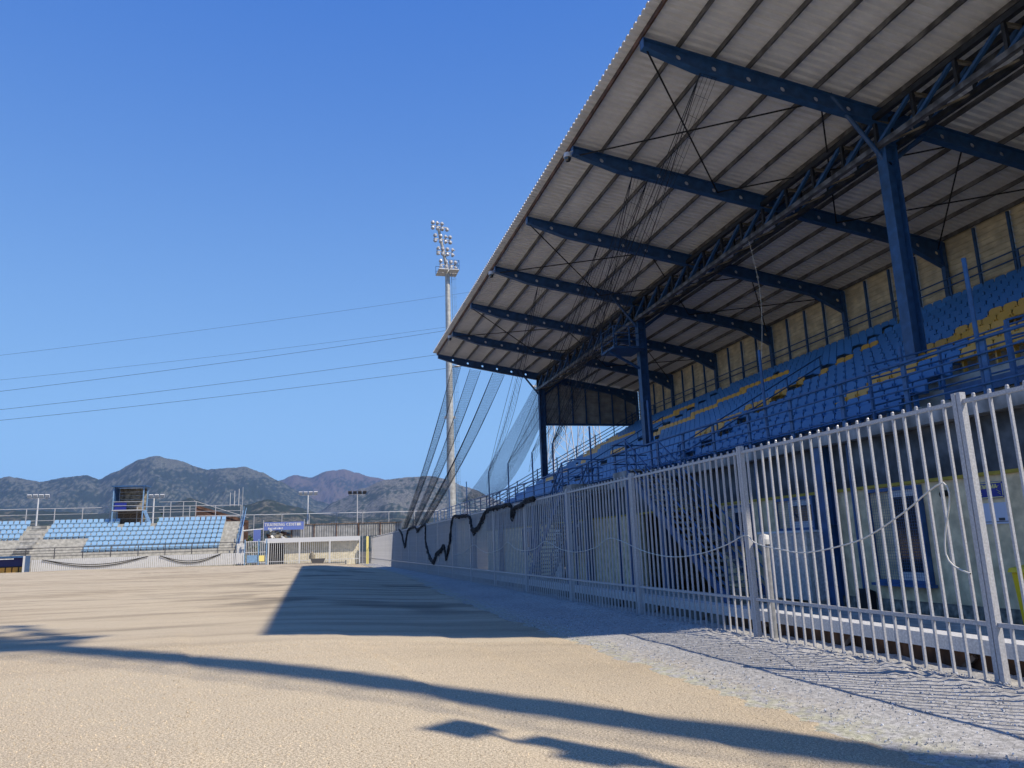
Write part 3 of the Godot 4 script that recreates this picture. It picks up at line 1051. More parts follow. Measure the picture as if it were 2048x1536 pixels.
	# dome cameras under the eave
	for z in [FZ[3], FZ[5], FZ[7]]:
		var C = thing("dome_camera", "white dome camera at the eave on %s" % ["the rafter next to the gable end", "the rafter of the middle roof column", "the rafter after the nearest roof column"][[FZ[7], FZ[5], FZ[3]].find(z)], "camera", Vector3(8.55, 14.75, z + 0.05), "dome cameras along the eave")
		var c1 := MB.new()
		c1.lathe(Vector3.ZERO, [[0.0, 0.16], [0.13, 0.15], [0.15, 0.02], [0.14, -0.02], [0.0, -0.02]], 14)
		part(C, "housing", c1.mesh(), M.white_paint)
		var c2 := MB.new()
		c2.lathe(Vector3.ZERO, [[0.12, -0.02], [0.11, -0.10], [0.07, -0.16], [0.0, -0.18]], 14)
		part(C, "dome", c2.mesh(), M.glass)
		var c3 := MB.new()
		c3.rod(Vector3(0, 0.1, 0), Vector3(0.22, 0.28, 0), 0.03)
		part(C, "bracket", c3.mesh(), M.white_paint)
	# cable hanging from the truss
	var K = MB.new()
	var kp = []
	for k in 11:
		var t = k / 10.0
		kp.append(Vector3(16.2 + 0.1 * sin(t * 4.0), 12.6 - 5.2 * t, -24.6 + 0.25 * sin(t * 3.0)))
	K.path(kp, 0.012, 4)
	var ko = part(self, "hanging_cable", K.mesh(), M.rope)
	tag(ko, "thin pale cable dangling from the roof truss above the seats", "cable")

func weave(mb: MB, a: Vector3, b: Vector3, c: Vector3, d: Vector3, nu: int, nv: int):
	# a-b is the upper edge, c-d the lower edge
	for i in nu + 1:
		var t = float(i) / nu
		mb.rod(a.lerp(c, t) - Vector3(0, 0.5 * sin(PI * t), 0), b.lerp(d, t) - Vector3(0, 0.5 * sin(PI * t), 0), 0.006, 3)
	for j in nv + 1:
		var s = float(j) / nv
		var p = []
		for i in 9:
			var t = i / 8.0
			p.append(a.lerp(b, s).lerp(c.lerp(d, s), t) - Vector3(0, 0.5 * sin(PI * t), 0))
		mb.path(p, 0.006, 3, false)

func staircase(zb: float, zt: float, label: String):
	var S = thing("steel_staircase", label, "staircase", Vector3.ZERO)
	var n = 22
	var x0 = 10.35
	var x1 = 11.55
	for i in n:
		var t = (i + 1.0) / n
		var mb := MB.new()
		var z = lerpf(zb, zt, (i + 0.5) / n)
		mb.bx(x0 + 0.06, x1 - 0.06, lerpf(-0.3, 3.745, t) - 0.06, lerpf(-0.3, 3.745, t), z - 0.15, z + 0.15)
		part(S, "tread", mb.mesh(), M.concrete_light)
	for x in [x0, x1]:
		var mb := MB.new()
		mb.beam(Vector3(x, -0.22, zb), Vector3(x, 3.62, zt), 0.06, 0.26)
		part(S, "stringer", mb.mesh(), M.steel)
		for h in [1.0, 0.65, 0.32]:
			var m2 := MB.new()
			m2.rod(Vector3(x, -0.2 + h, zb), Vector3(x, 3.75 + h, zt), 0.03 if h == 1.0 else 0.02, 6)
			part(S, "handrail" if h == 1.0 else "rail", m2.mesh(), M.rail)
		for k in 5:
			var t = k / 4.0
			var m3 := MB.new()
			m3.bx(x - 0.025, x + 0.025, lerpf(-0.3, 3.7, t), lerpf(-0.3, 3.7, t) + 1.08, lerpf(zb, zt, t) - 0.025, lerpf(zb, zt, t) + 0.025)
			part(S, "post", m3.mesh(), M.rail)
	var dz = signf(zt - zb) * 1.3
	var lm := MB.new()
	lm.bx(x0, 11.718, 3.5, 3.745, zt, zt + dz)
	part(S, "landing", lm.mesh(), M.concrete_light)
	for h in [1.0, 0.65, 0.32]:
		var m2 := MB.new()
		m2.path([Vector3(x0, 3.75 + h, zt), Vector3(x0, 3.75 + h, zt + dz), Vector3(11.7, 3.75 + h, zt + dz)], 0.025, 6)
		part(S, "rail", m2.mesh(), M.rail)
	for q in [[x0 + 0.06, zt + dz * 0.9], [x0 + 0.06, zt + dz * 0.1]]:
		var m4 := MB.new()
		m4.bx(q[0] - 0.06, q[0] + 0.06, -0.3, 3.5, q[1] - 0.06, q[1] + 0.06)
		part(S, "leg", m4.mesh(), M.steel)
	rebase(S, Vector3(11.0, -0.3, zb))

# ---------- barred fence ----------
func fence():
	var F = thing("barred_fence", "tall grey metal fence of upright bars along the pitch edge", "fence")
	var z0 = 2.08
	var sp = 4.135
	var cnt = 22
	var pm := MB.new()
	pm.bx(-0.035, 0.035, -0.15, 2.74, -0.055, -0.005)
	pm.bx(-0.035, 0.035, -0.15, 2.74, 0.005, 0.055)
	pm.bx(-0.012, 0.012, 0.1, 2.72, -0.005, 0.005)
	var post = pm.mesh()
	var bm := MB.new()
	bm.bx(-0.013, 0.013, -0.12, 2.685, -0.013, 0.013)
	bm.lathe(Vector3(0, 2.685, 0), [[0.018, 0.0], [0.018, 0.012], [0.012, 0.024], [0.0, 0.026]], 6)
	var bar = bm.mesh()
	var rest := MB.new()
	var k = 0
	for i in cnt:
		var z = z0 - sp * i
		part(F, "post", post, M.zinc, Vector3(6.28, 0, z), Basis(Vector3(0, 0, 1), rng.randf_range(-0.006, 0.006)))
		if i == cnt - 1: break
		for y in [2.645, 0.505]:
			var rb := MB.new()
			rb.bx(6.262, 6.298, y - 0.02, y + 0.02, z - 0.055, z - sp + 0.055)
			part(F, "rail", rb.mesh(), M.zinc)
		for j in range(1, 22):
			var bz = z - sp * j / 22.0
			if k < 300 and bz < -4.6:
				k += 1
				part(F, "bar", bar, M.zinc, Vector3(6.28, 0, bz), Basis(Vector3(1, 0, 0), rng.randf_range(-0.006, 0.006)) * Basis(Vector3(0, 1, 0), rng.randf_range(-0.12, 0.12)))
			else:
				rest.bx(6.27, 6.29, -0.12, 2.70, bz - 0.010, bz + 0.010)
	var o = part(F, "more_bars", rest.mesh(), M.zinc)
	o.set_meta("kind", "stuff")
	rebase(F, Vector3(6.28, 0, -30))
	# pale rope looped along the bars
	var zy = [[-6.33,0.97],[-6.52,1.04],[-6.60,1.16],[-6.57,1.36],[-6.48,1.60],[-6.44,1.75],[-6.50,1.87],[-6.74,1.78],[-7.05,1.62],[-7.58,1.40],[-8.02,1.28],[-8.89,1.17],[-9.47,1.21],[-10.08,1.30],[-10.33,1.42],[-10.92,1.28],[-11.75,1.15],[-12.77,1.09],[-13.94,1.18],[-15.65,1.46],[-16.66,1.27],[-17.98,1.17],[-19.22,1.25],[-20.52,1.46],[-21.54,1.27],[-22.68,1.21],[-23.80,1.28],[-24.81,1.48],[-25.81,1.27],[-27.77,1.14],[-29.05,1.25],[-30.35,1.44],[-32.60,1.13],[-35.01,1.04]]
	var rb2 := MB.new()
	rb2.path(curve(zy, 6.235), 0.009, 6)
	o = part(self, "rope", rb2.mesh(), M.rope)
	tag(o, "pale rope looped along the bars of the tall fence", "rope")
	# black netting thrown over the top rail
	var bn = thing("draped_net", "black bunched net draped over the top of the tall fence", "net")
	zy = [[-57.06,2.78],[-55.45,2.48],[-53.37,1.60],[-51.91,2.53],[-48.52,2.72],[-46.88,2.50],[-43.68,2.69],[-43.54,1.83],[-42.44,1.12],[-40.86,0.71],[-39.65,1.12],[-38.52,1.27],[-37.30,1.48],[-36.77,0.99],[-35.60,1.71],[-34.85,2.68],[-33.00,2.70],[-31.04,2.6],[-30.57,2.17],[-29.99,2.04],[-29.12,2.18],[-27.75,2.66],[-25.78,2.70],[-24.25,2.68],[-24.03,2.36],[-23.75,2.55],[-22.90,2.60],[-22.48,2.68],[-21.43,2.71]]
	var cp = curve(zy, 6.22)
	var wn = noise(55, 1.0, 3)
	for s in 11:
		var q = []
		var wide = 0.05 + 0.10 * sm(0.0, 10.0, s)
		for i in cp.size():
			var t = i * 0.12
			var low = 1.0 if cp[i].y < 2.55 else 0.5
			q.append(cp[i] + Vector3(0.05 * wn.get_noise_2d(t * 1.3, s * 7.0), wide * low * 1.6 * wn.get_noise_2d(t * 1.6, s * 7.0 + 50.0) - 0.02 * s * low * 0.6, wide * 1.4 * wn.get_noise_2d(t * 1.9, s * 7.0 + 90.0)))
		var mb := MB.new()
		mb.path(q, 0.020 if s > 3 else 0.034, 5, true, -1.0, 0.45)
		part(bn, "fold", mb.mesh(), M.black)
	rebase(bn, Vector3(6.22, 2.7, -40))

func curve(zy: Array, x: float) -> Array:
	var c := Curve3D.new()
	for i in zy.size():
		var p = Vector3(x, zy[i][1], zy[i][0])
		var a = zy[maxi(i - 1, 0)]
		var b = zy[mini(i + 1, zy.size() - 1)]
		var t = Vector3(0, b[1] - a[1], b[0] - a[0]) / 6.0
		c.add_point(p, -t, t)
	c.bake_interval = 0.12
	var out = []
	for p in c.get_baked_points(): out.append(p)
	return out

# ---------- floodlight masts ----------
func masts():
	var F = thing("floodlight_mast", "tall pale floodlight mast rising behind the far end of the stand", "floodlight mast", Vector3(13.85, -0.3, -78.0))
	var mb := MB.new()
	mb.rod(Vector3.ZERO, Vector3(0, 10.5, 0), 0.50, 16, 0.43)
	part(F, "lower_shaft", mb.mesh(), M.mast)
	mb = MB.new()
	mb.rod(Vector3(0, 10.4, 0), Vector3(0, 21, 0), 0.41, 16, 0.35)
	part(F, "middle_shaft", mb.mesh(), M.mast)
	mb = MB.new()
	mb.rod(Vector3(0, 20.9, 0), Vector3(0, 31.2, 0), 0.32, 16, 0.26)
	part(F, "upper_shaft", mb.mesh(), M.mast)
	var lean = Vector3(-1.05, 4.9, 0.50)
	mb = MB.new()
	mb.rod(Vector3(0, 31.1, 0), Vector3(0, 31.1, 0) + lean, 0.20, 14, 0.15)
	part(F, "head_shaft", mb.mesh(), M.mast)
	# platform
	mb = MB.new()
	for q in [[-0.95, -0.95], [0.95, -0.95], [-0.95, 0.95], [0.95, 0.95]]: mb.box(Vector3(q[0] * 0.62, 30.9, q[1] * 0.62), Vector3(1.05, 0.09, 1.05))
	part(F, "platform", mb.mesh(), M.white_paint)
	for h in [0.5, 1.05]:
		mb = MB.new()
		mb.path([Vector3(-1.1, 30.9 + h, -1.1), Vector3(1.1, 30.9 + h, -1.1), Vector3(1.1, 30.9 + h, 1.1), Vector3(-0.2, 30.9 + h, 1.1)], 0.03, 5)
		part(F, "platform_rail", mb.mesh(), M.steel)
	for q in [[-1.1, -1.1], [1.1, -1.1], [1.1, 1.1], [0.0, 1.1], [1.1, 0.0]]:
		mb = MB.new()
		mb.bx(q[0] - 0.025, q[0] + 0.025, 30.9, 31.95, q[1] - 0.025, q[1] + 0.025)
		part(F, "platform_post", mb.mesh(), M.steel)
	# ladder cage
	var L := MB.new()
	for s in [-0.18, 0.18]: L.rod(Vector3(0.62, 2.0, s), Vector3(0.45, 31.0, s), 0.018, 4)
	for k in 72: L.rod(Vector3(0.62 - 0.17 * k / 72.0, 2.2 + k * 0.4, -0.18), Vector3(0.62 - 0.17 * k / 72.0, 2.2 + k * 0.4, 0.18), 0.012, 4)
	for k in 26:
		var hp = []
		for a in 7:
			var t = -PI / 2 + PI * a / 6.0
			hp.append(Vector3(0.60 + 0.36 * cos(t), 4.0 + k * 1.05, 0.30 * sin(t)))
		L.path(hp, 0.014, 3)
	for a in 3:
		var t = -PI / 3 + PI / 3 * a
		L.rod(Vector3(0.62 + 0.36 * cos(t), 4.0, 0.30 * sin(t)), Vector3(0.55 + 0.36 * cos(t), 30.5, 0.30 * sin(t)), 0.012, 3)
	part(F, "ladder", L.mesh(), M.pale_blue)
	# arms and lamps
	var lb := MB.new()
	lb.lathe(Vector3.ZERO, [[0.0, 0.26], [0.08, 0.24], [0.11, 0.12], [0.22, 0.0], [0.225, -0.05]], 12, Basis(Vector3.RIGHT, PI / 2 + 0.55))
	var lamp = lb.mesh()
	var gl := MB.new()
	gl.lathe(Vector3.ZERO, [[0.215, -0.03], [0.0, -0.045]], 12, Basis(Vector3.RIGHT, PI / 2 + 0.55))
	var glass = gl.mesh()
	for r in 4:
		var c = Vector3(0, 31.1, 0) + lean * (0.12 + 0.285 * r)
		mb = MB.new()
		var along = Vector3(1.0, 0.16, -0.55).normalized()
		var fwd = Vector3(0.55, 0.0, 1.0).normalized()
		mb.beam(c - along * 1.15 + fwd * 0.2, c + along * 1.15 + fwd * 0.2, 0.09, 0.09)
		part(F, "crossarm", mb.mesh(), M.zinc)
		for s in 4:
			for h in 2:
				if r == 3 and s == 3 and h == 0: continue
				var p = c + along * (-1.02 + s * 0.68 + 0.06 * sin(r * 3.0 + s)) + fwd * 0.34 + Vector3(0, 0.30 if h == 0 else -0.30, 0)
				var turn = Basis(Vector3.UP, 0.45 + 0.55 * sin(s * 2.1 + r * 1.7 + h)) * Basis(Vector3.RIGHT, 0.25 * sin(s * 1.3 + r))
				var l = part(F, "floodlamp", lamp, M.zinc, p, turn)
				part(l, "lens", glass, M.lens)
				if h == 0:
					var yk := MB.new()
					yk.bx(-0.02, 0.02, -0.55, -0.05, -0.10, -0.06)
					part(l, "yoke", yk.mesh(), M.zinc)
	mb = MB.new()
	mb.box(Vector3(0, 15.0, 0.0), Vector3(1.1, 0.12, 0.12))
	mb.lathe(Vector3(0.5, 14.8, 0), [[0.0, 0.2], [0.12, 0.15], [0.12, 0.0], [0.0, -0.02]], 8)
	mb.lathe(Vector3(-0.5, 14.8, 0), [[0.0, 0.2], [0.12, 0.15], [0.12, 0.0], [0.0, -0.02]], 8)
	part(F, "aviation_lamp_bracket", mb.mesh(), M.white_paint)
	mb = MB.new()
	mb.lathe(Vector3(0.85, 20.4, 0), [[0.0, 0.10], [0.34, 0.06], [0.36, 0.0], [0.0, -0.05]], 12)
	mb.rod(Vector3(0.2, 20.45, 0), Vector3(0.6, 20.45, 0), 0.03)
	part(F, "warning_lamp", mb.mesh(), M.white_paint)
	F.rotation.y = 0.0
	var o = copy(F, Vector3(14.0, -0.3, 6.75), "second tall floodlight mast beyond the near end of the stand")
	o.rotation.y = 3.1
	for ch in ["warning_lamp", "aviation_lamp_bracket"]:
		var x: Node = o.get_node(ch)
		o.remove_child(x)
		x.free()
	# lamp post behind the fence whose heads shade the sand
	var P = thing("lamp_post", "slim lamp post with two box floodlights behind the fence", "lamp post", Vector3(7.28, -0.3, 1.2))
	mb = MB.new()
	mb.rod(Vector3.ZERO, Vector3(0, 10.0, 0), 0.11, 10, 0.07)
	part(P, "pole", mb.mesh(), M.zinc)
	mb = MB.new()
	mb.beam(Vector3(-0.40, 10.0, -0.43), Vector3(0.30, 9.95, 0.32), 0.08, 0.08)
	mb.beam(Vector3(0.0, 9.3, 0.0), Vector3(-0.1, 10.0, -0.3), 0.2, 0.2)
	part(P, "crossarm", mb.mesh(), M.zinc)
	for q in [[-0.43, -0.46], [0.30, 0.33]]:
		mb = MB.new()
		mb.box(Vector3(q[0], 10.2, q[1]), Vector3(0.42, 0.14, 0.34), Basis(Vector3.UP, 0.7) * Basis(Vector3.RIGHT, 0.5))
		part(P, "floodlight", mb.mesh(), M.dark_grey)

# ---------- far end of the pitch ----------
func far_end():
	# low building with a deep roof slab
	M.cream = mat(0.82, 0.74, 0.54, 0.9, 0.0, M.mott, 0.5)
	var B = thing("low_building", "low cream building with a heavy white roof slab at the far end", "building")
	var mb := MB.new()
	mb.bx(-2.5, 4.75, -0.6, 2.36, -86.0, -81.0)
	part(B, "wall", mb.mesh(), M.cream)
	mb = MB.new()
	mb.bx(-4.35, 4.85, 2.36, 2.80, -86.2, -80.30)
	part(B, "roof_slab", mb.mesh(), M.white_paint)
	mb = MB.new()
	mb.bx(-4.3, -2.5, -0.6, 2.36, -86.0, -85.6)
	part(B, "rear_wall", mb.mesh(), M.dark_grey)
	mb = MB.new()
	mb.bx(-4.32, -4.1, -0.6, 2.36, -86.0, -81.0)
	part(B, "side_wall", mb.mesh(), M.concrete)
	mb = MB.new()
	mb.bx(-2.2, 4.5, 1.62, 2.2, -80.995, -80.95)
	part(B, "window_band", mb.mesh(), M.clad)
	rebase(B, Vector3(0, -0.6, -83))
	# barred fence before it
	var F = thing("end_fence", "thin white barred fence in front of the low building", "fence")
	var bm = bmesh(0.04, 2.4, 0.04)
	for k in 44: part(F, "bar", bm, M.white_paint, Vector3(-3.9 + k * 0.195, 1.3, -79.6))
	for k in 4:
		mb = MB.new()
		mb.bx(-4.0 + k * 2.9, -3.9 + k * 2.9, 0.0, 2.55, -79.65, -79.55)
		part(F, "post", mb.mesh(), M.white_paint)
	for y in [0.55, 2.4]:
		mb = MB.new()
		mb.bx(-4.0, 4.75, y, y + 0.05, -79.63, -79.585)
		part(F, "rail", mb.mesh(), M.white_paint)
	rebase(F, Vector3(0, 0.1, -79.6))
	# sheet panels with uprights on top of the slab
	var S = thing("panel_fence", "fence of grey sheets and rusty posts standing above the low building", "fence")
	for k in 5:
		mb = MB.new()
		mb.bx(-1.9 + k * 2.25, 0.30 + k * 2.25, 2.85, 4.12, -83.05, -83.0)
		part(S, "panel", mb.mesh(), M.clad_grey)
		mb = MB.new()
		mb.bx(-1.98 + k * 2.25, -1.88 + k * 2.25, 2.80, 4.2, -82.98, -82.88)
		part(S, "post", mb.mesh(), M.rust)
	for k in 46:
		mb = MB.new()
		mb.bx(-1.8 + k * 0.24, -1.77 + k * 0.24, 2.82, 4.15, -82.97, -82.94)
		part(S, "bar", mb.mesh(), M.dark_grey)
	mb = MB.new()
	mb.bx(-1.98, 9.4, 4.13, 4.2, -83.0, -82.9)
	part(S, "rail", mb.mesh(), M.wood)
	rebase(S, Vector3(3.5, 2.8, -83))
	# tall wire fence behind
	var W = thing("wire_fence", "tall wire fence on thin posts behind the far end", "fence")
	for k in 16:
		mb = MB.new()
		mb.rod(Vector3(-12.0 + k * 2.95, -0.6, -90.0), Vector3(-12.0 + k * 2.95, 5.62, -90.0), 0.045, 6)
		part(W, "post", mb.mesh(), M.zinc)
	for y in [5.58]:
		mb = MB.new()
		mb.rod(Vector3(-12.0, y, -90.0), Vector3(32.3, y, -90.0), 0.035, 5)
		part(W, "rail", mb.mesh(), M.white_paint)
	var wv := MB.new()
	for k in 240: wv.rod(Vector3(-12.0 + k * 0.185, 0.0, -90.03), Vector3(-12.0 + k * 0.185, 5.55, -90.03), 0.005, 3)
	for k in 28: wv.rod(Vector3(-12.0, 0.2 + k * 0.19, -90.03), Vector3(32.0, 0.2 + k * 0.19, -90.03), 0.005, 3)
	var o = part(W, "wire_mesh", wv.mesh(), M.netting)
	o.set_meta("kind", "stuff")
	rebase(W, Vector3(10, -0.6, -90))
	# blue banner
	var N = thing("banner", "blue training center banner beside the gate", "banner")
	mb = MB.new()
	mb.bx(-4.6, -0.72, 3.66, 4.46, -82.60, -82.55)
	part(N, "cloth", mb.mesh(), M.sign_blue)
	M.banner = mat(0.10, 0.15, 0.40, 0.6)
	N.get_child(0).material_override = M.banner
	text(N, "TRAINING CENTER", 0.30, Vector3(-2.75, 4.20, -82.53), Basis(), M.white)
	for k in 9:
		mb = MB.new()
		mb.bx(-4.2 + k * 0.17, -4.07 + k * 0.17 - 0.03 * (k % 3), 3.74, 3.92 - 0.03 * (k % 2), -82.548, -82.54)
		part(N, "print_mark", mb.mesh(), M.white)
	mb = MB.new()
	mb.lathe(Vector3(-1.25, 4.2, -82.545), [[0.14, 0.0], [0.12, 0.008], [0.0, 0.008]], 10, Basis(Vector3.RIGHT, PI / 2))
	part(N, "emblem", mb.mesh(), M.white)
	for x in [-4.65, -0.68]:
		mb = MB.new()
		mb.rod(Vector3(x, -0.6, -82.58), Vector3(x, 4.7, -82.58), 0.04)
		part(N, "pole", mb.mesh(), M.zinc)
	mb = MB.new()
	mb.bx(-5.6, -4.9, 2.6, 3.75, -82.75, -82.70)
	part(N, "side_cloth", mb.mesh(), M.banner)
	rebase(N, Vector3(-3, -0.6, -82.6))
	# gate with blue and yellow panels
	var Gt = thing("gate", "pale blue barred gate with a blue and a yellow panel", "gate")
	for k in 12:
		mb = MB.new()
		mb.bx(-6.0 + k * 0.165, -5.96 + k * 0.165, 0.35, 2.6, -79.4, -79.36)
		part(Gt, "bar", mb.mesh(), M.white_paint)
	mb = MB.new()
	mb.bx(-5.9, -4.95, 0.55, 1.25, -79.35, -79.32)
	part(Gt, "blue_panel", mb.mesh(), M.pale_blue)
	mb = MB.new()
	mb.bx(-4.80, -4.30, 0.65, 1.2, -79.35, -79.32)
	part(Gt, "yellow_panel", mb.mesh(), M.sign_yellow)
	for x in [-6.12, -4.85, -4.12]:
		mb = MB.new()
		mb.bx(x - 0.05, x + 0.05, 0.2, 2.75, -79.44, -79.34)
		part(Gt, "post", mb.mesh(), M.pale_blue)
	for y in [0.5, 1.5, 2.5]:
		mb = MB.new()
		mb.bx(-6.1, -4.15, y, y + 0.05, -79.42, -79.37)
		part(Gt, "rail", mb.mesh(), M.white_paint)
	rebase(Gt, Vector3(-5.1, 0.3, -79.4))
	# boom barrier and rubble, hedge
	mb = MB.new()
	mb.rod(Vector3(-7.0, 3.72, -85.0), Vector3(-3.6, 3.95, -85.0), 0.09, 8, 0.05)
	var Bb = thing("barrier_boom", "white barrier boom beside the banner", "barrier")
	part(Bb, "boom", mb.mesh(), M.white)
	mb = MB.new()
	mb.bx(-7.2, -6.75, -0.6, 4.2, -85.2, -84.8)
	part(Bb, "housing", mb.mesh(), M.white_paint)
	rebase(Bb, Vector3(-7, -0.6, -85))
	hedge("hedge", "green hedge behind the gate", Vector3(-6.5, -0.6, -86.5), Vector3(2.6, 3.9, 1.2), 900)
	hedge("shrub", "dark shrub behind the stand booth", Vector3(-17.5, -0.6, -98.0), Vector3(3.0, 7.0, 2.0), 900)
	var Rb = thing("rubble_heap", "heap of broken stone and timber on the low building", "rubble")
	for k in 26:
		mb = MB.new()
		mb.box(Vector3.ZERO, Vector3(rng.randf_range(0.2, 0.55), rng.randf_range(0.15, 0.35), rng.randf_range(0.2, 0.5)))
		part(Rb, "block", mb.mesh(), [M.white, M.batten, M.wood, M.rust][k % 4], Vector3(rng.randf_range(-4.2, -2.2), 2.9 + rng.randf() * rng.randf() * 0.85, rng.randf_range(-83.4, -82.6)), Basis.from_euler(Vector3(rng.randf(), rng.randf() * 3.0, rng.randf())))
	rebase(Rb, Vector3(-3.2, 2.8, -83))
	# yellow padded post and a goal frame leaning by the corner
	var Y = thing("padded_post", "yellow padded post at the far corner of the fence", "post", Vector3(5.55, 0, -80.0))
	mb = MB.new()
	mb.bx(-0.11, 0.11, 0.0, 2.72, -0.11, 0.11)
	part(Y, "padding", mb.mesh(), M.sign_yellow)
	mb = MB.new()
	mb.bx(-0.05, 0.05, 2.72, 2.85, -0.05, 0.05)
	part(Y, "core", mb.mesh(), M.zinc)
	var K = thing("barrow", "dark wheelbarrow load with a pale sack near the low building", "barrow", Vector3(0.7, 0.28, -77.6))
	mb = MB.new()
	mb.prism([Vector2(-0.5, 0.0), Vector2(0.5, 0.0), Vector2(0.7, 0.45), Vector2(-0.7, 0.45)], -0.4, 0.4)
	part(K, "tray", mb.mesh(), M.dark_grey)
	mb = MB.new()
	mb.lathe(Vector3(-0.55, 0.45, 0), [[0.3, 0.0], [0.28, 0.3], [0.1, 0.65], [0.0, 0.7]], 9)
	part(K, "sack", mb.mesh(), M.batten)
	# lamp posts behind
	var defs = [[-29.0, 8.25, "four lamp street light behind the blue seats near the dugout"], [-17.3, 8.05, "four lamp street light behind the stand booth"], [-0.4, 8.1, "lamp post with white lamps behind the low building"], [5.35, 8.1, "lamp post with dark lamps behind the panel fence"]]
	for d in defs:
		var P = thing("street_light", d[2], "street light", Vector3(d[0], -0.6, -95.0))
		mb = MB.new()
		mb.rod(Vector3.ZERO, Vector3(0, d[1] + 0.5, 0), 0.13, 8, 0.08)
		part(P, "pole", mb.mesh(), M.white_paint if d[0] != 5.35 else M.zinc)
		mb = MB.new()
		mb.bx(-0.95, 0.95, d[1] + 0.45, d[1] + 0.55, -0.05, 0.05)
		part(P, "crossarm", mb.mesh(), M.zinc)
		for k in 4:
			mb = MB.new()
			mb.box(Vector3(-0.87 + k * 0.58, d[1] + 0.72, 0.1), Vector3(0.44, 0.36, 0.16), Basis(Vector3.RIGHT, 0.5))
			part(P, "lamp", mb.mesh(), M.dark_grey if d[0] == 5.35 else M.white)
	var A = thing("antenna_mast", "thin antenna mast beside the end of the blue seats", "antenna", Vector3(-7.4, -0.6, -90.5))
	mb = MB.new()
	mb.rod(Vector3.ZERO, Vector3(0, 9.3, 0), 0.06, 6, 0.03)
	part(A, "pole", mb.mesh(), M.zinc)
	for k in 3:
		mb = MB.new()
		mb.rod(Vector3(-1.3 + k * 0.45, 7.2, 0), Vector3(-1.3 + k * 0.45, 8.7 + 0.2 * k, 0), 0.035, 5)
		part(A, "dipole", mb.mesh(), M.white)
	mb = MB.new()
	mb.rod(Vector3(-1.35, 7.4, 0), Vector3(0, 7.3, 0), 0.02, 4)
	part(A, "arm", mb.mesh(), M.zinc)
	# power line
	for q in [[58.0, -175.0, 52.0, "lattice pylon standing behind the open end of the stand"], [68.0, -182.0, 52.0, "second lattice pylon behind the stand beside the first"], [-175.0, -195.0, 46.0, "lattice pylon far to the left carrying the wires"]]:
		pylon(q)
	var ends = [[-57.6, 39.72, 32.28, 56.74], [-57.21, 35.47, 27.65, 49.13], [-56.96, 32.78, 28.18, 47.9], [-56.68, 29.74, 26.23, 42.85], [-56.45, 27.28, 28.59, 39.45]]
	for k in 5:
		var q = ends[k]
		mb = MB.new()
		var pts = []
		for i in 33:
			var t = -1.4 + 2.7 * i / 32.0
			pts.append(Vector3(lerpf(q[0], q[2], t), lerpf(q[1], q[3], t) + 1.6 * (t - 0.5) * (t - 0.5) - 0.4, -160.0 - 2.0 * (k % 2)))
		mb.path(pts, 0.032 if k > 1 else 0.022, 4)
		o = part(self, "power_line", mb.mesh(), M.black)
		tag(o, ["highest thin power line crossing the sky", "second highest faint power line crossing the sky", "middle power line crossing the sky", "second lowest power line crossing the sky", "lowest power line crossing the sky"][k], "wire", "power lines across the sky")

func pylon(q: Array):
	var P = thing("lattice_pylon", q[3], "pylon", Vector3(q[0], -0.6, q[1]))
	var h: float = q[2]
	for s in [[-1, -1], [1, -1], [1, 1], [-1, 1]]:
		var mb := MB.new()
		mb.rod(Vector3(s[0] * 4.0, 0, s[1] * 4.0), Vector3(s[0] * 0.7, h, s[1] * 0.7), 0.14, 4)
		part(P, "leg", mb.mesh(), M.white_paint)
	var br := MB.new()
	var n = 11
	for i in n:
		var a = lerpf(4.0, 0.7, float(i) / n)
		var b = lerpf(4.0, 0.7, float(i + 1) / n)
		var y0 = h * i / n
		var y1 = h * (i + 1) / n
		for s in [1, -1]:
			br.rod(Vector3(-a, y0, s * a), Vector3(b, y1, s * b), 0.07, 3)
			br.rod(Vector3(a, y0, s * a), Vector3(-b, y1, s * b), 0.07, 3)
			br.rod(Vector3(s * a, y0, -a), Vector3(s * b, y1, b), 0.07, 3)
			br.rod(Vector3(s * a, y0, a), Vector3(s * b, y1, -b), 0.07, 3)
	part(P, "bracing", br.mesh(), M.white_paint)
	for y in [0.76, 0.86, 0.96]:
		var mb := MB.new()
		mb.beam(Vector3(-6.5, h * y, 0), Vector3(6.5, h * y, 0), 0.4, 0.5)
		part(P, "crossarm", mb.mesh(), M.white_paint)

func text(par: Node, s: String, size: float, at: Vector3, basis: Basis, m: Material):
	var t := TextMesh.new()
	var f := SystemFont.new()
	f.font_names = PackedStringArray(["Droid Sans"])
	f.font_weight = 700
	t.font = f
	t.text = s
	t.font_size = 64
	t.pixel_size = size / 64.0 / 0.74
	t.depth = 0.006
	part(par, "lettering", t, m, at, basis)

func hedge(called: String, label: String, at: Vector3, size: Vector3, count: int):
	var H = thing(called, label, "hedge", at)
	var mb := MB.new()
	for k in count:
		var p = Vector3(rng.randf_range(-1, 1), rng.randf(), rng.randf_range(-1, 1))
		var c = Vector3(p.x * size.x * 0.5, p.y * size.y * (0.8 + 0.2 * sin(p.x * 5.0)), p.z * size.z * 0.5)
		var d = Basis.from_euler(Vector3(rng.randf() * 6, rng.randf() * 6, rng.randf() * 6))
		var r = rng.randf_range(0.10, 0.22)
		mb.quad(c - d.x * r, c + d.y * r * 0.6, c + d.x * r, c - d.y * r * 0.6)
	part(H, "foliage", mb.mesh(), M.leaf)
	mb = MB.new()
	for k in 5: mb.rod(Vector3(-size.x * 0.4 + k * size.x * 0.2, 0, 0), Vector3(-size.x * 0.4 + k * size.x * 0.2 + 0.1, size.y * 0.7, 0), 0.05, 5, 0.02)
	part(H, "stem", mb.mesh(), M.wood)

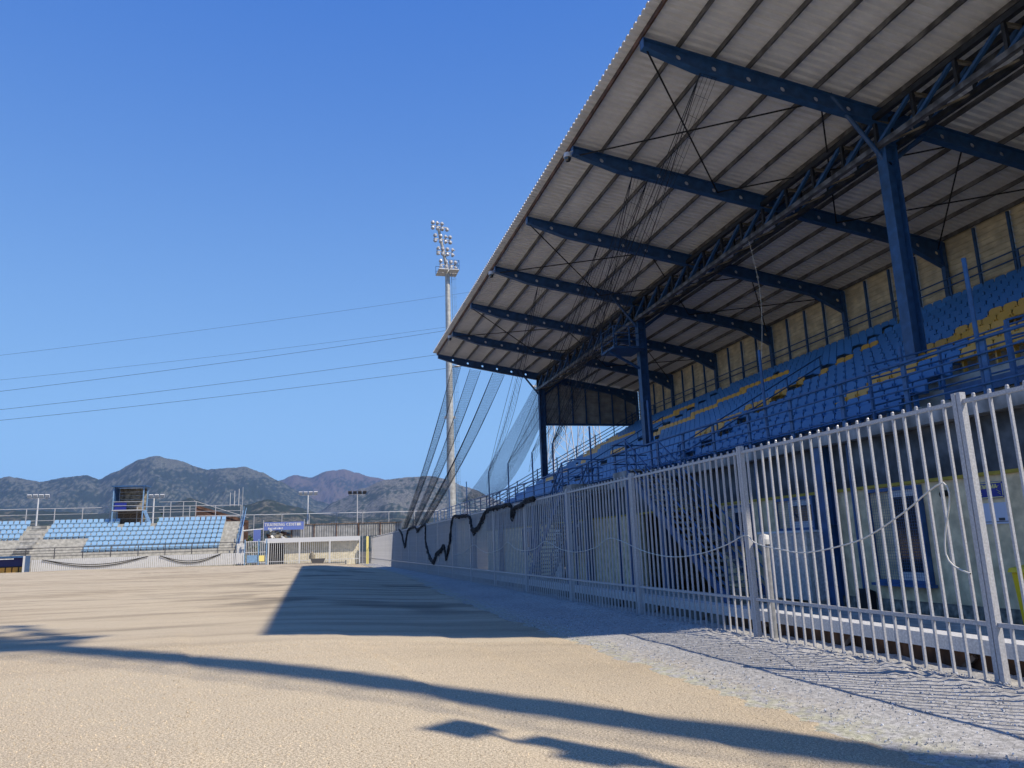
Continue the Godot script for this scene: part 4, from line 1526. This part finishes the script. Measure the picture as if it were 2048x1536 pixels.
# ---------- open stand of pale blue seats on the left ----------
func bleachers():
	var B = thing("open_stand", "open concrete stand with rows of pale blue seats across the pitch", "stand")
	var xl = -46.0
	var xr = -7.2
	for r in 7:
		var mb := MB.new()
		var y = 2.02 + 0.46 * r
		mb.bx(xl, xr - 0.12 * (6 - r) * 0.0, y - 1.6, y, -81.0 - 0.85 * r, -82.0 - 0.85 * r)
		part(B, "terrace_step", mb.mesh(), M.concrete)
	var mb := MB.new()
	mb.bx(xl, xr, -0.6, 1.55, -82.5, -80.0)
	part(B, "front_wall", mb.mesh(), M.concrete)
	mb = MB.new()
	mb.bx(xl, xr, -0.6, 4.6, -88.4, -86.9)
	part(B, "rear_wall", mb.mesh(), M.concrete)
	mb = MB.new()
	for k in 8: mb.bx(-26.6, -25.3, 1.75 + 0.4 * k, 2.0 + 0.4 * k, -80.8 - 0.75 * k, -81.6 - 0.75 * k)
	part(B, "aisle_steps", mb.mesh(), M.concrete_light)
	rebase(B, Vector3(-26, -0.6, -84))
	# seats
	var sb := MB.new()
	sb.prism(plate(0.40, 0.36, 0.08), -0.02, 0.02, Basis(Vector3.RIGHT, -0.2), Vector3(0, 0.24, -0.16))
	sb.prism([Vector2(-0.20, 0.20), Vector2(0.20, 0.20), Vector2(0.20, 0.27), Vector2(-0.20, 0.27)], -0.16, 0.24)
	sb.bx(-0.18, 0.18, 0.0, 0.22, -0.08, 0.08)
	var seat = sb.mesh()
	for r in 7:
		var y = 2.02 + 0.46 * r
		var x = -8.9
		while x > -34.0:
			var skip = x < -25.15 and x > -26.75
			if r < 3 and x < -21.0: skip = true
			if r >= 5 and x > -18.7 and x < -17.8 and r == 6: skip = true
			if r == 5 and (absf(x + 18.6) < 0.3 or absf(x + 15.6) < 0.3): skip = true
			if r == 6 and x > -18.6 and x < -15.4: skip = true
			if not skip:
				var o = part(self, "plastic_seat", seat, M.seat_pale, Vector3(x, y, -81.45 - 0.85 * r), Basis(Vector3.UP, rng.randf_range(-0.05, 0.05)))
				tag(o, "pale blue plastic seat on the open concrete stand", "seat", "pale blue seats on the open stand")
			x -= 0.508
	# railings
	railing("back_railing", "zinc railing along the back of the open stand", -46.0, -7.3, 4.78, 6.55, -87.6, 2.55, 3, M.zinc)
	railing("front_railing", "dark thin railing along the foot of the open stand", -46.0, -6.3, 1.55, 2.55, -80.15, 2.35, 4, M.dark_grey)
	# barred front fence with draped hoses
	var F = thing("pitch_fence", "low white barred fence between the pitch and the open stand", "fence")
	var bm = bmesh(0.10, 1.05, 0.05)
	for k in 110: part(F, "bar", bm, M.white_paint, Vector3(-24.2 + k * 0.165, 0.98, -79.2))
	for y in [0.55, 1.45]:
		mb = MB.new()
		mb.bx(-30.0, -6.1, y, y + 0.05, -79.26, -79.23)
		part(F, "rail", mb.mesh(), M.zinc)
	rebase(F, Vector3(-15, 0.4, -79.2))
	for q in [[-24.0, -20.6, -14.6], [-14.2, -12.0, -8.2]]:
		var pts = []
		mb = MB.new()
		for s in 2:
			pts = []
			for k in 25:
				var t = k / 24.0
				pts.append(Vector3(lerpf(q[0] + 0.6, q[2], t), 1.5 - (0.75 - 0.18 * s) * sin(PI * t), -79.1 + 0.03 * s))
			mb.path(pts, 0.035, 5)
		var o = part(self, "hose", mb.mesh(), M.black)
		tag(o, "black hose hanging in a long loop on the white fence below %s" % ("the aisle" if q[0] < -20 else "the blue seats"), "hose")
	# commentary booth
	var C = thing("commentary_booth", "open roofed booth on steel legs above the blue seats", "booth")
	mb = MB.new()
	mb.box(Vector3(-18.0, 8.62, -86.9), Vector3(3.2, 0.14, 2.6), Basis(Vector3.RIGHT, 0.05))
	part(C, "roof", mb.mesh(), M.steel)
	for k in 6:
		mb = MB.new()
		mb.bx(-19.3, -16.75, 6.25 + k * 0.38, 6.60 + k * 0.38, -87.95, -87.9 + 0.0)
		part(C, "board", mb.mesh(), M.batten)
	mb = MB.new()
	mb.bx(-19.4, -19.33, 6.2, 8.5, -87.9, -86.0)
	part(C, "side_panel", mb.mesh(), M.steel)
	mb = MB.new()
	mb.bx(-19.5, -16.6, 6.1, 6.2, -88.0, -85.8)
	part(C, "floor", mb.mesh(), M.zinc)
	mb = MB.new()
	mb.bx(-19.3, -16.8, 4.78, 6.1, -87.7, -87.6)
	part(C, "lower_panel", mb.mesh(), M.wood)
	for q in [[-19.45, -85.9], [-16.65, -85.9], [-19.45, -87.9], [-16.65, -87.9]]:
		mb = MB.new()
		mb.bx(q[0] - 0.05, q[0] + 0.05, 4.4, 8.55, q[1] - 0.05, q[1] + 0.05)
		part(C, "leg", mb.mesh(), M.pale_blue)
	for y in [6.6, 7.0]:
		mb = MB.new()
		mb.rod(Vector3(-19.45, y, -85.85), Vector3(-16.65, y, -85.85), 0.03)
		part(C, "rail", mb.mesh(), M.zinc)
	mb = MB.new()
	mb.bx(-19.3, -18.2, 6.2, 6.95, -86.0, -85.9)
	part(C, "desk_panel", mb.mesh(), M.sign_blue)
	mb = MB.new()
	mb.beam(Vector3(-16.5, 6.1, -86.0), Vector3(-15.9, 4.8, -86.0), 0.06, 0.3)
	part(C, "ladder", mb.mesh(), M.pale_blue)
	rebase(C, Vector3(-18, 4.8, -87))
	# side stairs at the end of the seats
	var S = thing("side_stair", "pale blue steel stair rail at the end of the open stand", "stair rail")
	for k in 5:
		mb = MB.new()
		mb.beam(Vector3(-6.95 + 0.06 * k, 1.6 + 0.2 * k, -80.2), Vector3(-6.95 + 0.06 * k, 5.0 + 0.3 * k, -87.2), 0.05, 0.06)
		part(S, "rail", mb.mesh(), M.pale_blue)
	for k in 8:
		mb = MB.new()
		mb.bx(-7.0, -6.94, 1.3 + 0.48 * k, 2.9 + 0.5 * k, -80.3 - k, -80.24 - k)
		part(S, "post", mb.mesh(), M.pale_blue)
	rebase(S, Vector3(-7, 1.0, -83))
	# ramp railing behind
	railing("ramp_railing", "white railing beside a brown wall behind the booth", -16.2, -12.4, 4.8, 7.3, -92.0, 1.3, 3, M.zinc)
	var Wl = thing("brown_wall", "sloping brown wall behind the blue seats", "wall")
	mb = MB.new()
	mb.prism([Vector2(-12.6, -0.6), Vector2(-6.9, -0.6), Vector2(-6.9, 5.1), Vector2(-12.6, 7.0)], -93.4, -93.0)
	part(Wl, "wall_face", mb.mesh(), M.rust)
	mb = MB.new()
	mb.rod(Vector3(-12.7, 7.4, -92.6), Vector3(-6.9, 5.4, -92.6), 0.04)
	part(Wl, "handrail", mb.mesh(), M.zinc)
	rebase(Wl, Vector3(-10, -0.6, -93))
	# white notice box at the foot of the stairs
	var Nb = thing("white_panel", "white panel standing at the foot of the side stair", "panel", Vector3(-6.55, 0.4, -79.9))
	mb = MB.new()
	mb.bx(-0.35, 0.35, 1.0, 2.0, -0.03, 0.03)
	part(Nb, "board", mb.mesh(), M.white)
	for x in [-0.3, 0.3]:
		mb = MB.new()
		mb.bx(x - 0.03, x + 0.03, 0.0, 1.0, -0.03, 0.03)
		part(Nb, "leg", mb.mesh(), M.zinc)
	# dugout
	var D = thing("dugout", "blue team dugout with yellow seats at the foot of the stand", "dugout")
	mb = MB.new()
	mb.bx(-29.0, -24.35, 1.75, 1.90, -79.1, -77.6)
	part(D, "roof", mb.mesh(), M.steel)
	mb = MB.new()
	mb.bx(-29.0, -24.45, 1.02, 1.75, -79.1, -79.0)
	part(D, "upper_back", mb.mesh(), M.sign_blue)
	mb = MB.new()
	mb.bx(-29.0, -24.45, 0.4, 1.02, -79.1, -79.0)
	part(D, "lower_back", mb.mesh(), M.dark_grey)
	mb = MB.new()
	mb.bx(-24.45, -24.35, 0.4, 1.75, -79.1, -77.6)
	part(D, "side_panel", mb.mesh(), M.steel)
	mb = MB.new()
	mb.bx(-24.34, -24.30, 0.42, 1.88, -77.62, -77.2)
	part(D, "side_post", mb.mesh(), M.white_paint)
	for k in 8:
		mb = MB.new()
		mb.bx(-24.95 - k * 0.52, -24.53 - k * 0.52, 0.45, 0.92, -78.5, -78.4)
		part(D, "seat", mb.mesh(), M.seat_yellow)
	mb = MB.new()
	mb.bx(-28.6, -25.2, 1.62, 1.70, -77.64, -77.6)
	part(D, "sponsor_strip", mb.mesh(), M.white)
	rebase(D, Vector3(-26.7, 0.4, -78.4))

func railing(called: String, label: String, x0: float, x1: float, y0: float, y1: float, z: float, sp: float, n: int, m: Material):
	var R = thing(called, label, "railing")
	for k in n:
		var y = lerpf(y0, y1, float(k + 1) / n)
		var mb := MB.new()
		mb.rod(Vector3(x0, y, z), Vector3(x1, y, z), 0.035 if k == n - 1 else 0.025, 5)
		part(R, "rail", mb.mesh(), m)
	var x = x1
	while x > x0:
		var mb := MB.new()
		mb.bx(x - 0.035, x + 0.035, y0, y1, z - 0.035, z + 0.035)
		part(R, "post", mb.mesh(), m)
		x -= sp
	rebase(R, Vector3((x0 + x1) * 0.5, y0, z))

# ---------- things on the walkway ----------
func small_things():
	# metal cabinet against the wall
	var C = thing("metal_cabinet", "dented silver metal cabinet under the small barred window", "cabinet")
	var mb := MB.new()
	mb.bx(11.35, 11.98, -0.12, 1.44, -18.1, -16.15)
	part(C, "body", mb.mesh(), M.galv)
	mb = MB.new()
	mb.bx(11.30, 12.0, 1.445, 1.50, -18.16, -16.09)
	part(C, "lid", mb.mesh(), M.white_paint)
	mb = MB.new()
	mb.bx(11.33, 11.347, -0.02, 1.38, -16.72, -16.66)
	part(C, "door_seam", mb.mesh(), M.zinc)
	for z in [-17.9, -16.4]:
		mb = MB.new()
		mb.bx(11.45, 11.85, -0.30, -0.12, z - 0.06, z + 0.06)
		part(C, "foot", mb.mesh(), M.white_paint)
	rebase(C, Vector3(11.7, -0.3, -17.1))
	M.pipe = mat(0.34, 0.35, 0.36, 0.55, 0.0, M.mott, 1.0)
	# standpipe beside the fence
	var P = thing("standpipe", "grey standing pipe with a white cap beside a fence post", "pipe", Vector3(6.43, -0.1, -10.15))
	mb = MB.new()
	mb.rod(Vector3.ZERO, Vector3(0, 1.40, 0), 0.055, 14)
	part(P, "pipe", mb.mesh(), M.pipe)
	mb = MB.new()
	mb.lathe(Vector3(0, 1.38, 0), [[0.085, 0.0], [0.09, 0.07], [0.07, 0.13], [0.0, 0.15]], 14)
	part(P, "cap", mb.mesh(), M.white)
	# sector sign
	var S = thing("sector_sign", "small blue and yellow sign lettered ΤΜΗΜΑ Γ on the wall", "sign", Vector3(12.085, 2.08, -11.55))
	var face = Basis(Vector3(0, 0, 1), Vector3.UP, Vector3(-1, 0, 0))
	mb = MB.new()
	mb.prism(plate2(0.62, 0.30, 0.05), 0.0, 0.012, face)
	part(S, "plate", mb.mesh(), M.sign_blue)
	mb = MB.new()
	for q in [[-0.295, 0.295, 0.125, 0.14], [-0.295, 0.295, -0.14, -0.125]]: mb.box(face * Vector3(0, (q[2] + q[3]) * 0.5, 0.0135), Vector3(0.003, 0.015, 0.56))
	for q in [-0.288, 0.288]: mb.box(face * Vector3(q, 0, 0.0135), Vector3(0.003, 0.22, 0.014))
	part(S, "border", mb.mesh(), M.sign_yellow)
	for q in [-0.2, 0.21]:
		mb = MB.new()
		mb.beam(face * Vector3(q - 0.05, 0.04, 0.014), face * Vector3(q + 0.01, 0.07, 0.014), 0.02, 0.003)
		mb.beam(face * Vector3(q - 0.04, 0.0, 0.014), face * Vector3(q + 0.04, -0.05, 0.014), 0.025, 0.003)
		mb.beam(face * Vector3(q - 0.02, -0.05, 0.014), face * Vector3(q + 0.04, -0.09, 0.014), 0.02, 0.003)
		part(S, "emblem", mb.mesh(), M.sign_yellow)
	text(S, "ΤΜΗΜΑ", 0.075, face * Vector3(0, 0.065, 0.014), face, M.sign_yellow)
	text(S, "Γ", 0.13, face * Vector3(0, -0.055, 0.014), face, M.white)
	var N = thing("paper_notice", "pale paper notice under the sector sign", "notice", Vector3(12.09, 1.66, -11.5))
	mb = MB.new()
	mb.prism(plate2(0.60, 0.38, 0.01), 0.0, 0.004, face)
	part(N, "sheet", mb.mesh(), mat(0.52, 0.55, 0.64, 0.7))
	for q in [[0.12, -0.11, 0.05, 0.13], [0.0, -0.15, 0.012, 0.5]]:
		mb = MB.new()
		mb.box(face * Vector3(q[0], q[1], 0.006), Vector3(0.002, q[2], q[3]))
		part(N, "print_mark", mb.mesh(), M.dark_grey)
	var L = thing("wall_lamp", "small black lamp on the wall beside the sector sign", "lamp", Vector3(12.06, 2.10, -12.55))
	mb = MB.new()
	mb.rod(Vector3(0.03, 0, 0), Vector3(-0.10, -0.03, 0), 0.05, 8, 0.06)
	part(L, "head", mb.mesh(), M.black)
	mb = MB.new()
	mb.bx(0.0, 0.035, -0.06, 0.06, -0.05, 0.05)
	part(L, "plate", mb.mesh(), M.black)
	# wheeled bin
	var B = thing("wheeled_bin", "yellow wheeled bin standing against the wall", "bin", Vector3(11.35, -0.3, -10.12))
	mb = MB.new()
	mb.prism([Vector2(-0.22, 0.08), Vector2(0.22, 0.08), Vector2(0.30, 0.98), Vector2(-0.30, 0.98)], -0.27, 0.27)
	part(B, "body", mb.mesh(), M.bin)
	mb = MB.new()
	mb.prism([Vector2(-0.34, 0.985), Vector2(0.33, 0.985), Vector2(0.33, 1.03), Vector2(0.1, 1.10), Vector2(-0.30, 1.05)], -0.31, 0.31)
	part(B, "lid", mb.mesh(), M.bin)
	for s in [-0.2, 0.2]:
		mb = MB.new()
		mb.rod(Vector3(0.2, 0.09, s - 0.03), Vector3(0.2, 0.09, s + 0.03), 0.09, 12)
		part(B, "wheel", mb.mesh(), M.black)
	var D = thing("black_box", "small black box standing at the foot of the wall", "box", Vector3(11.95, -0.3, -15.05))
	mb = MB.new()
	mb.prism([Vector2(-0.11, 0.0), Vector2(0.11, 0.0), Vector2(0.11, 0.42), Vector2(-0.05, 0.48), Vector2(-0.11, 0.40)], -0.17, 0.17)
	part(D, "case", mb.mesh(), M.black)
	mb = MB.new()
	mb.rod(Vector3(0.0, 0.47, -0.06), Vector3(0.0, 0.47, 0.06), 0.02)
	part(D, "handle", mb.mesh(), M.dark_grey)

func plate2(w: float, h: float, r: float) -> Array:
	var p = []
	for k in 4:
		var cx = (w / 2 - r) * [1, -1, -1, 1][k]
		var cy = (h / 2 - r) * [1, 1, -1, -1][k]
		for i in 4:
			var a = PI / 2 * k + PI / 2 * i / 3.0
			p.append(Vector2(cx + r * cos(a), cy + r * sin(a)))
	return p
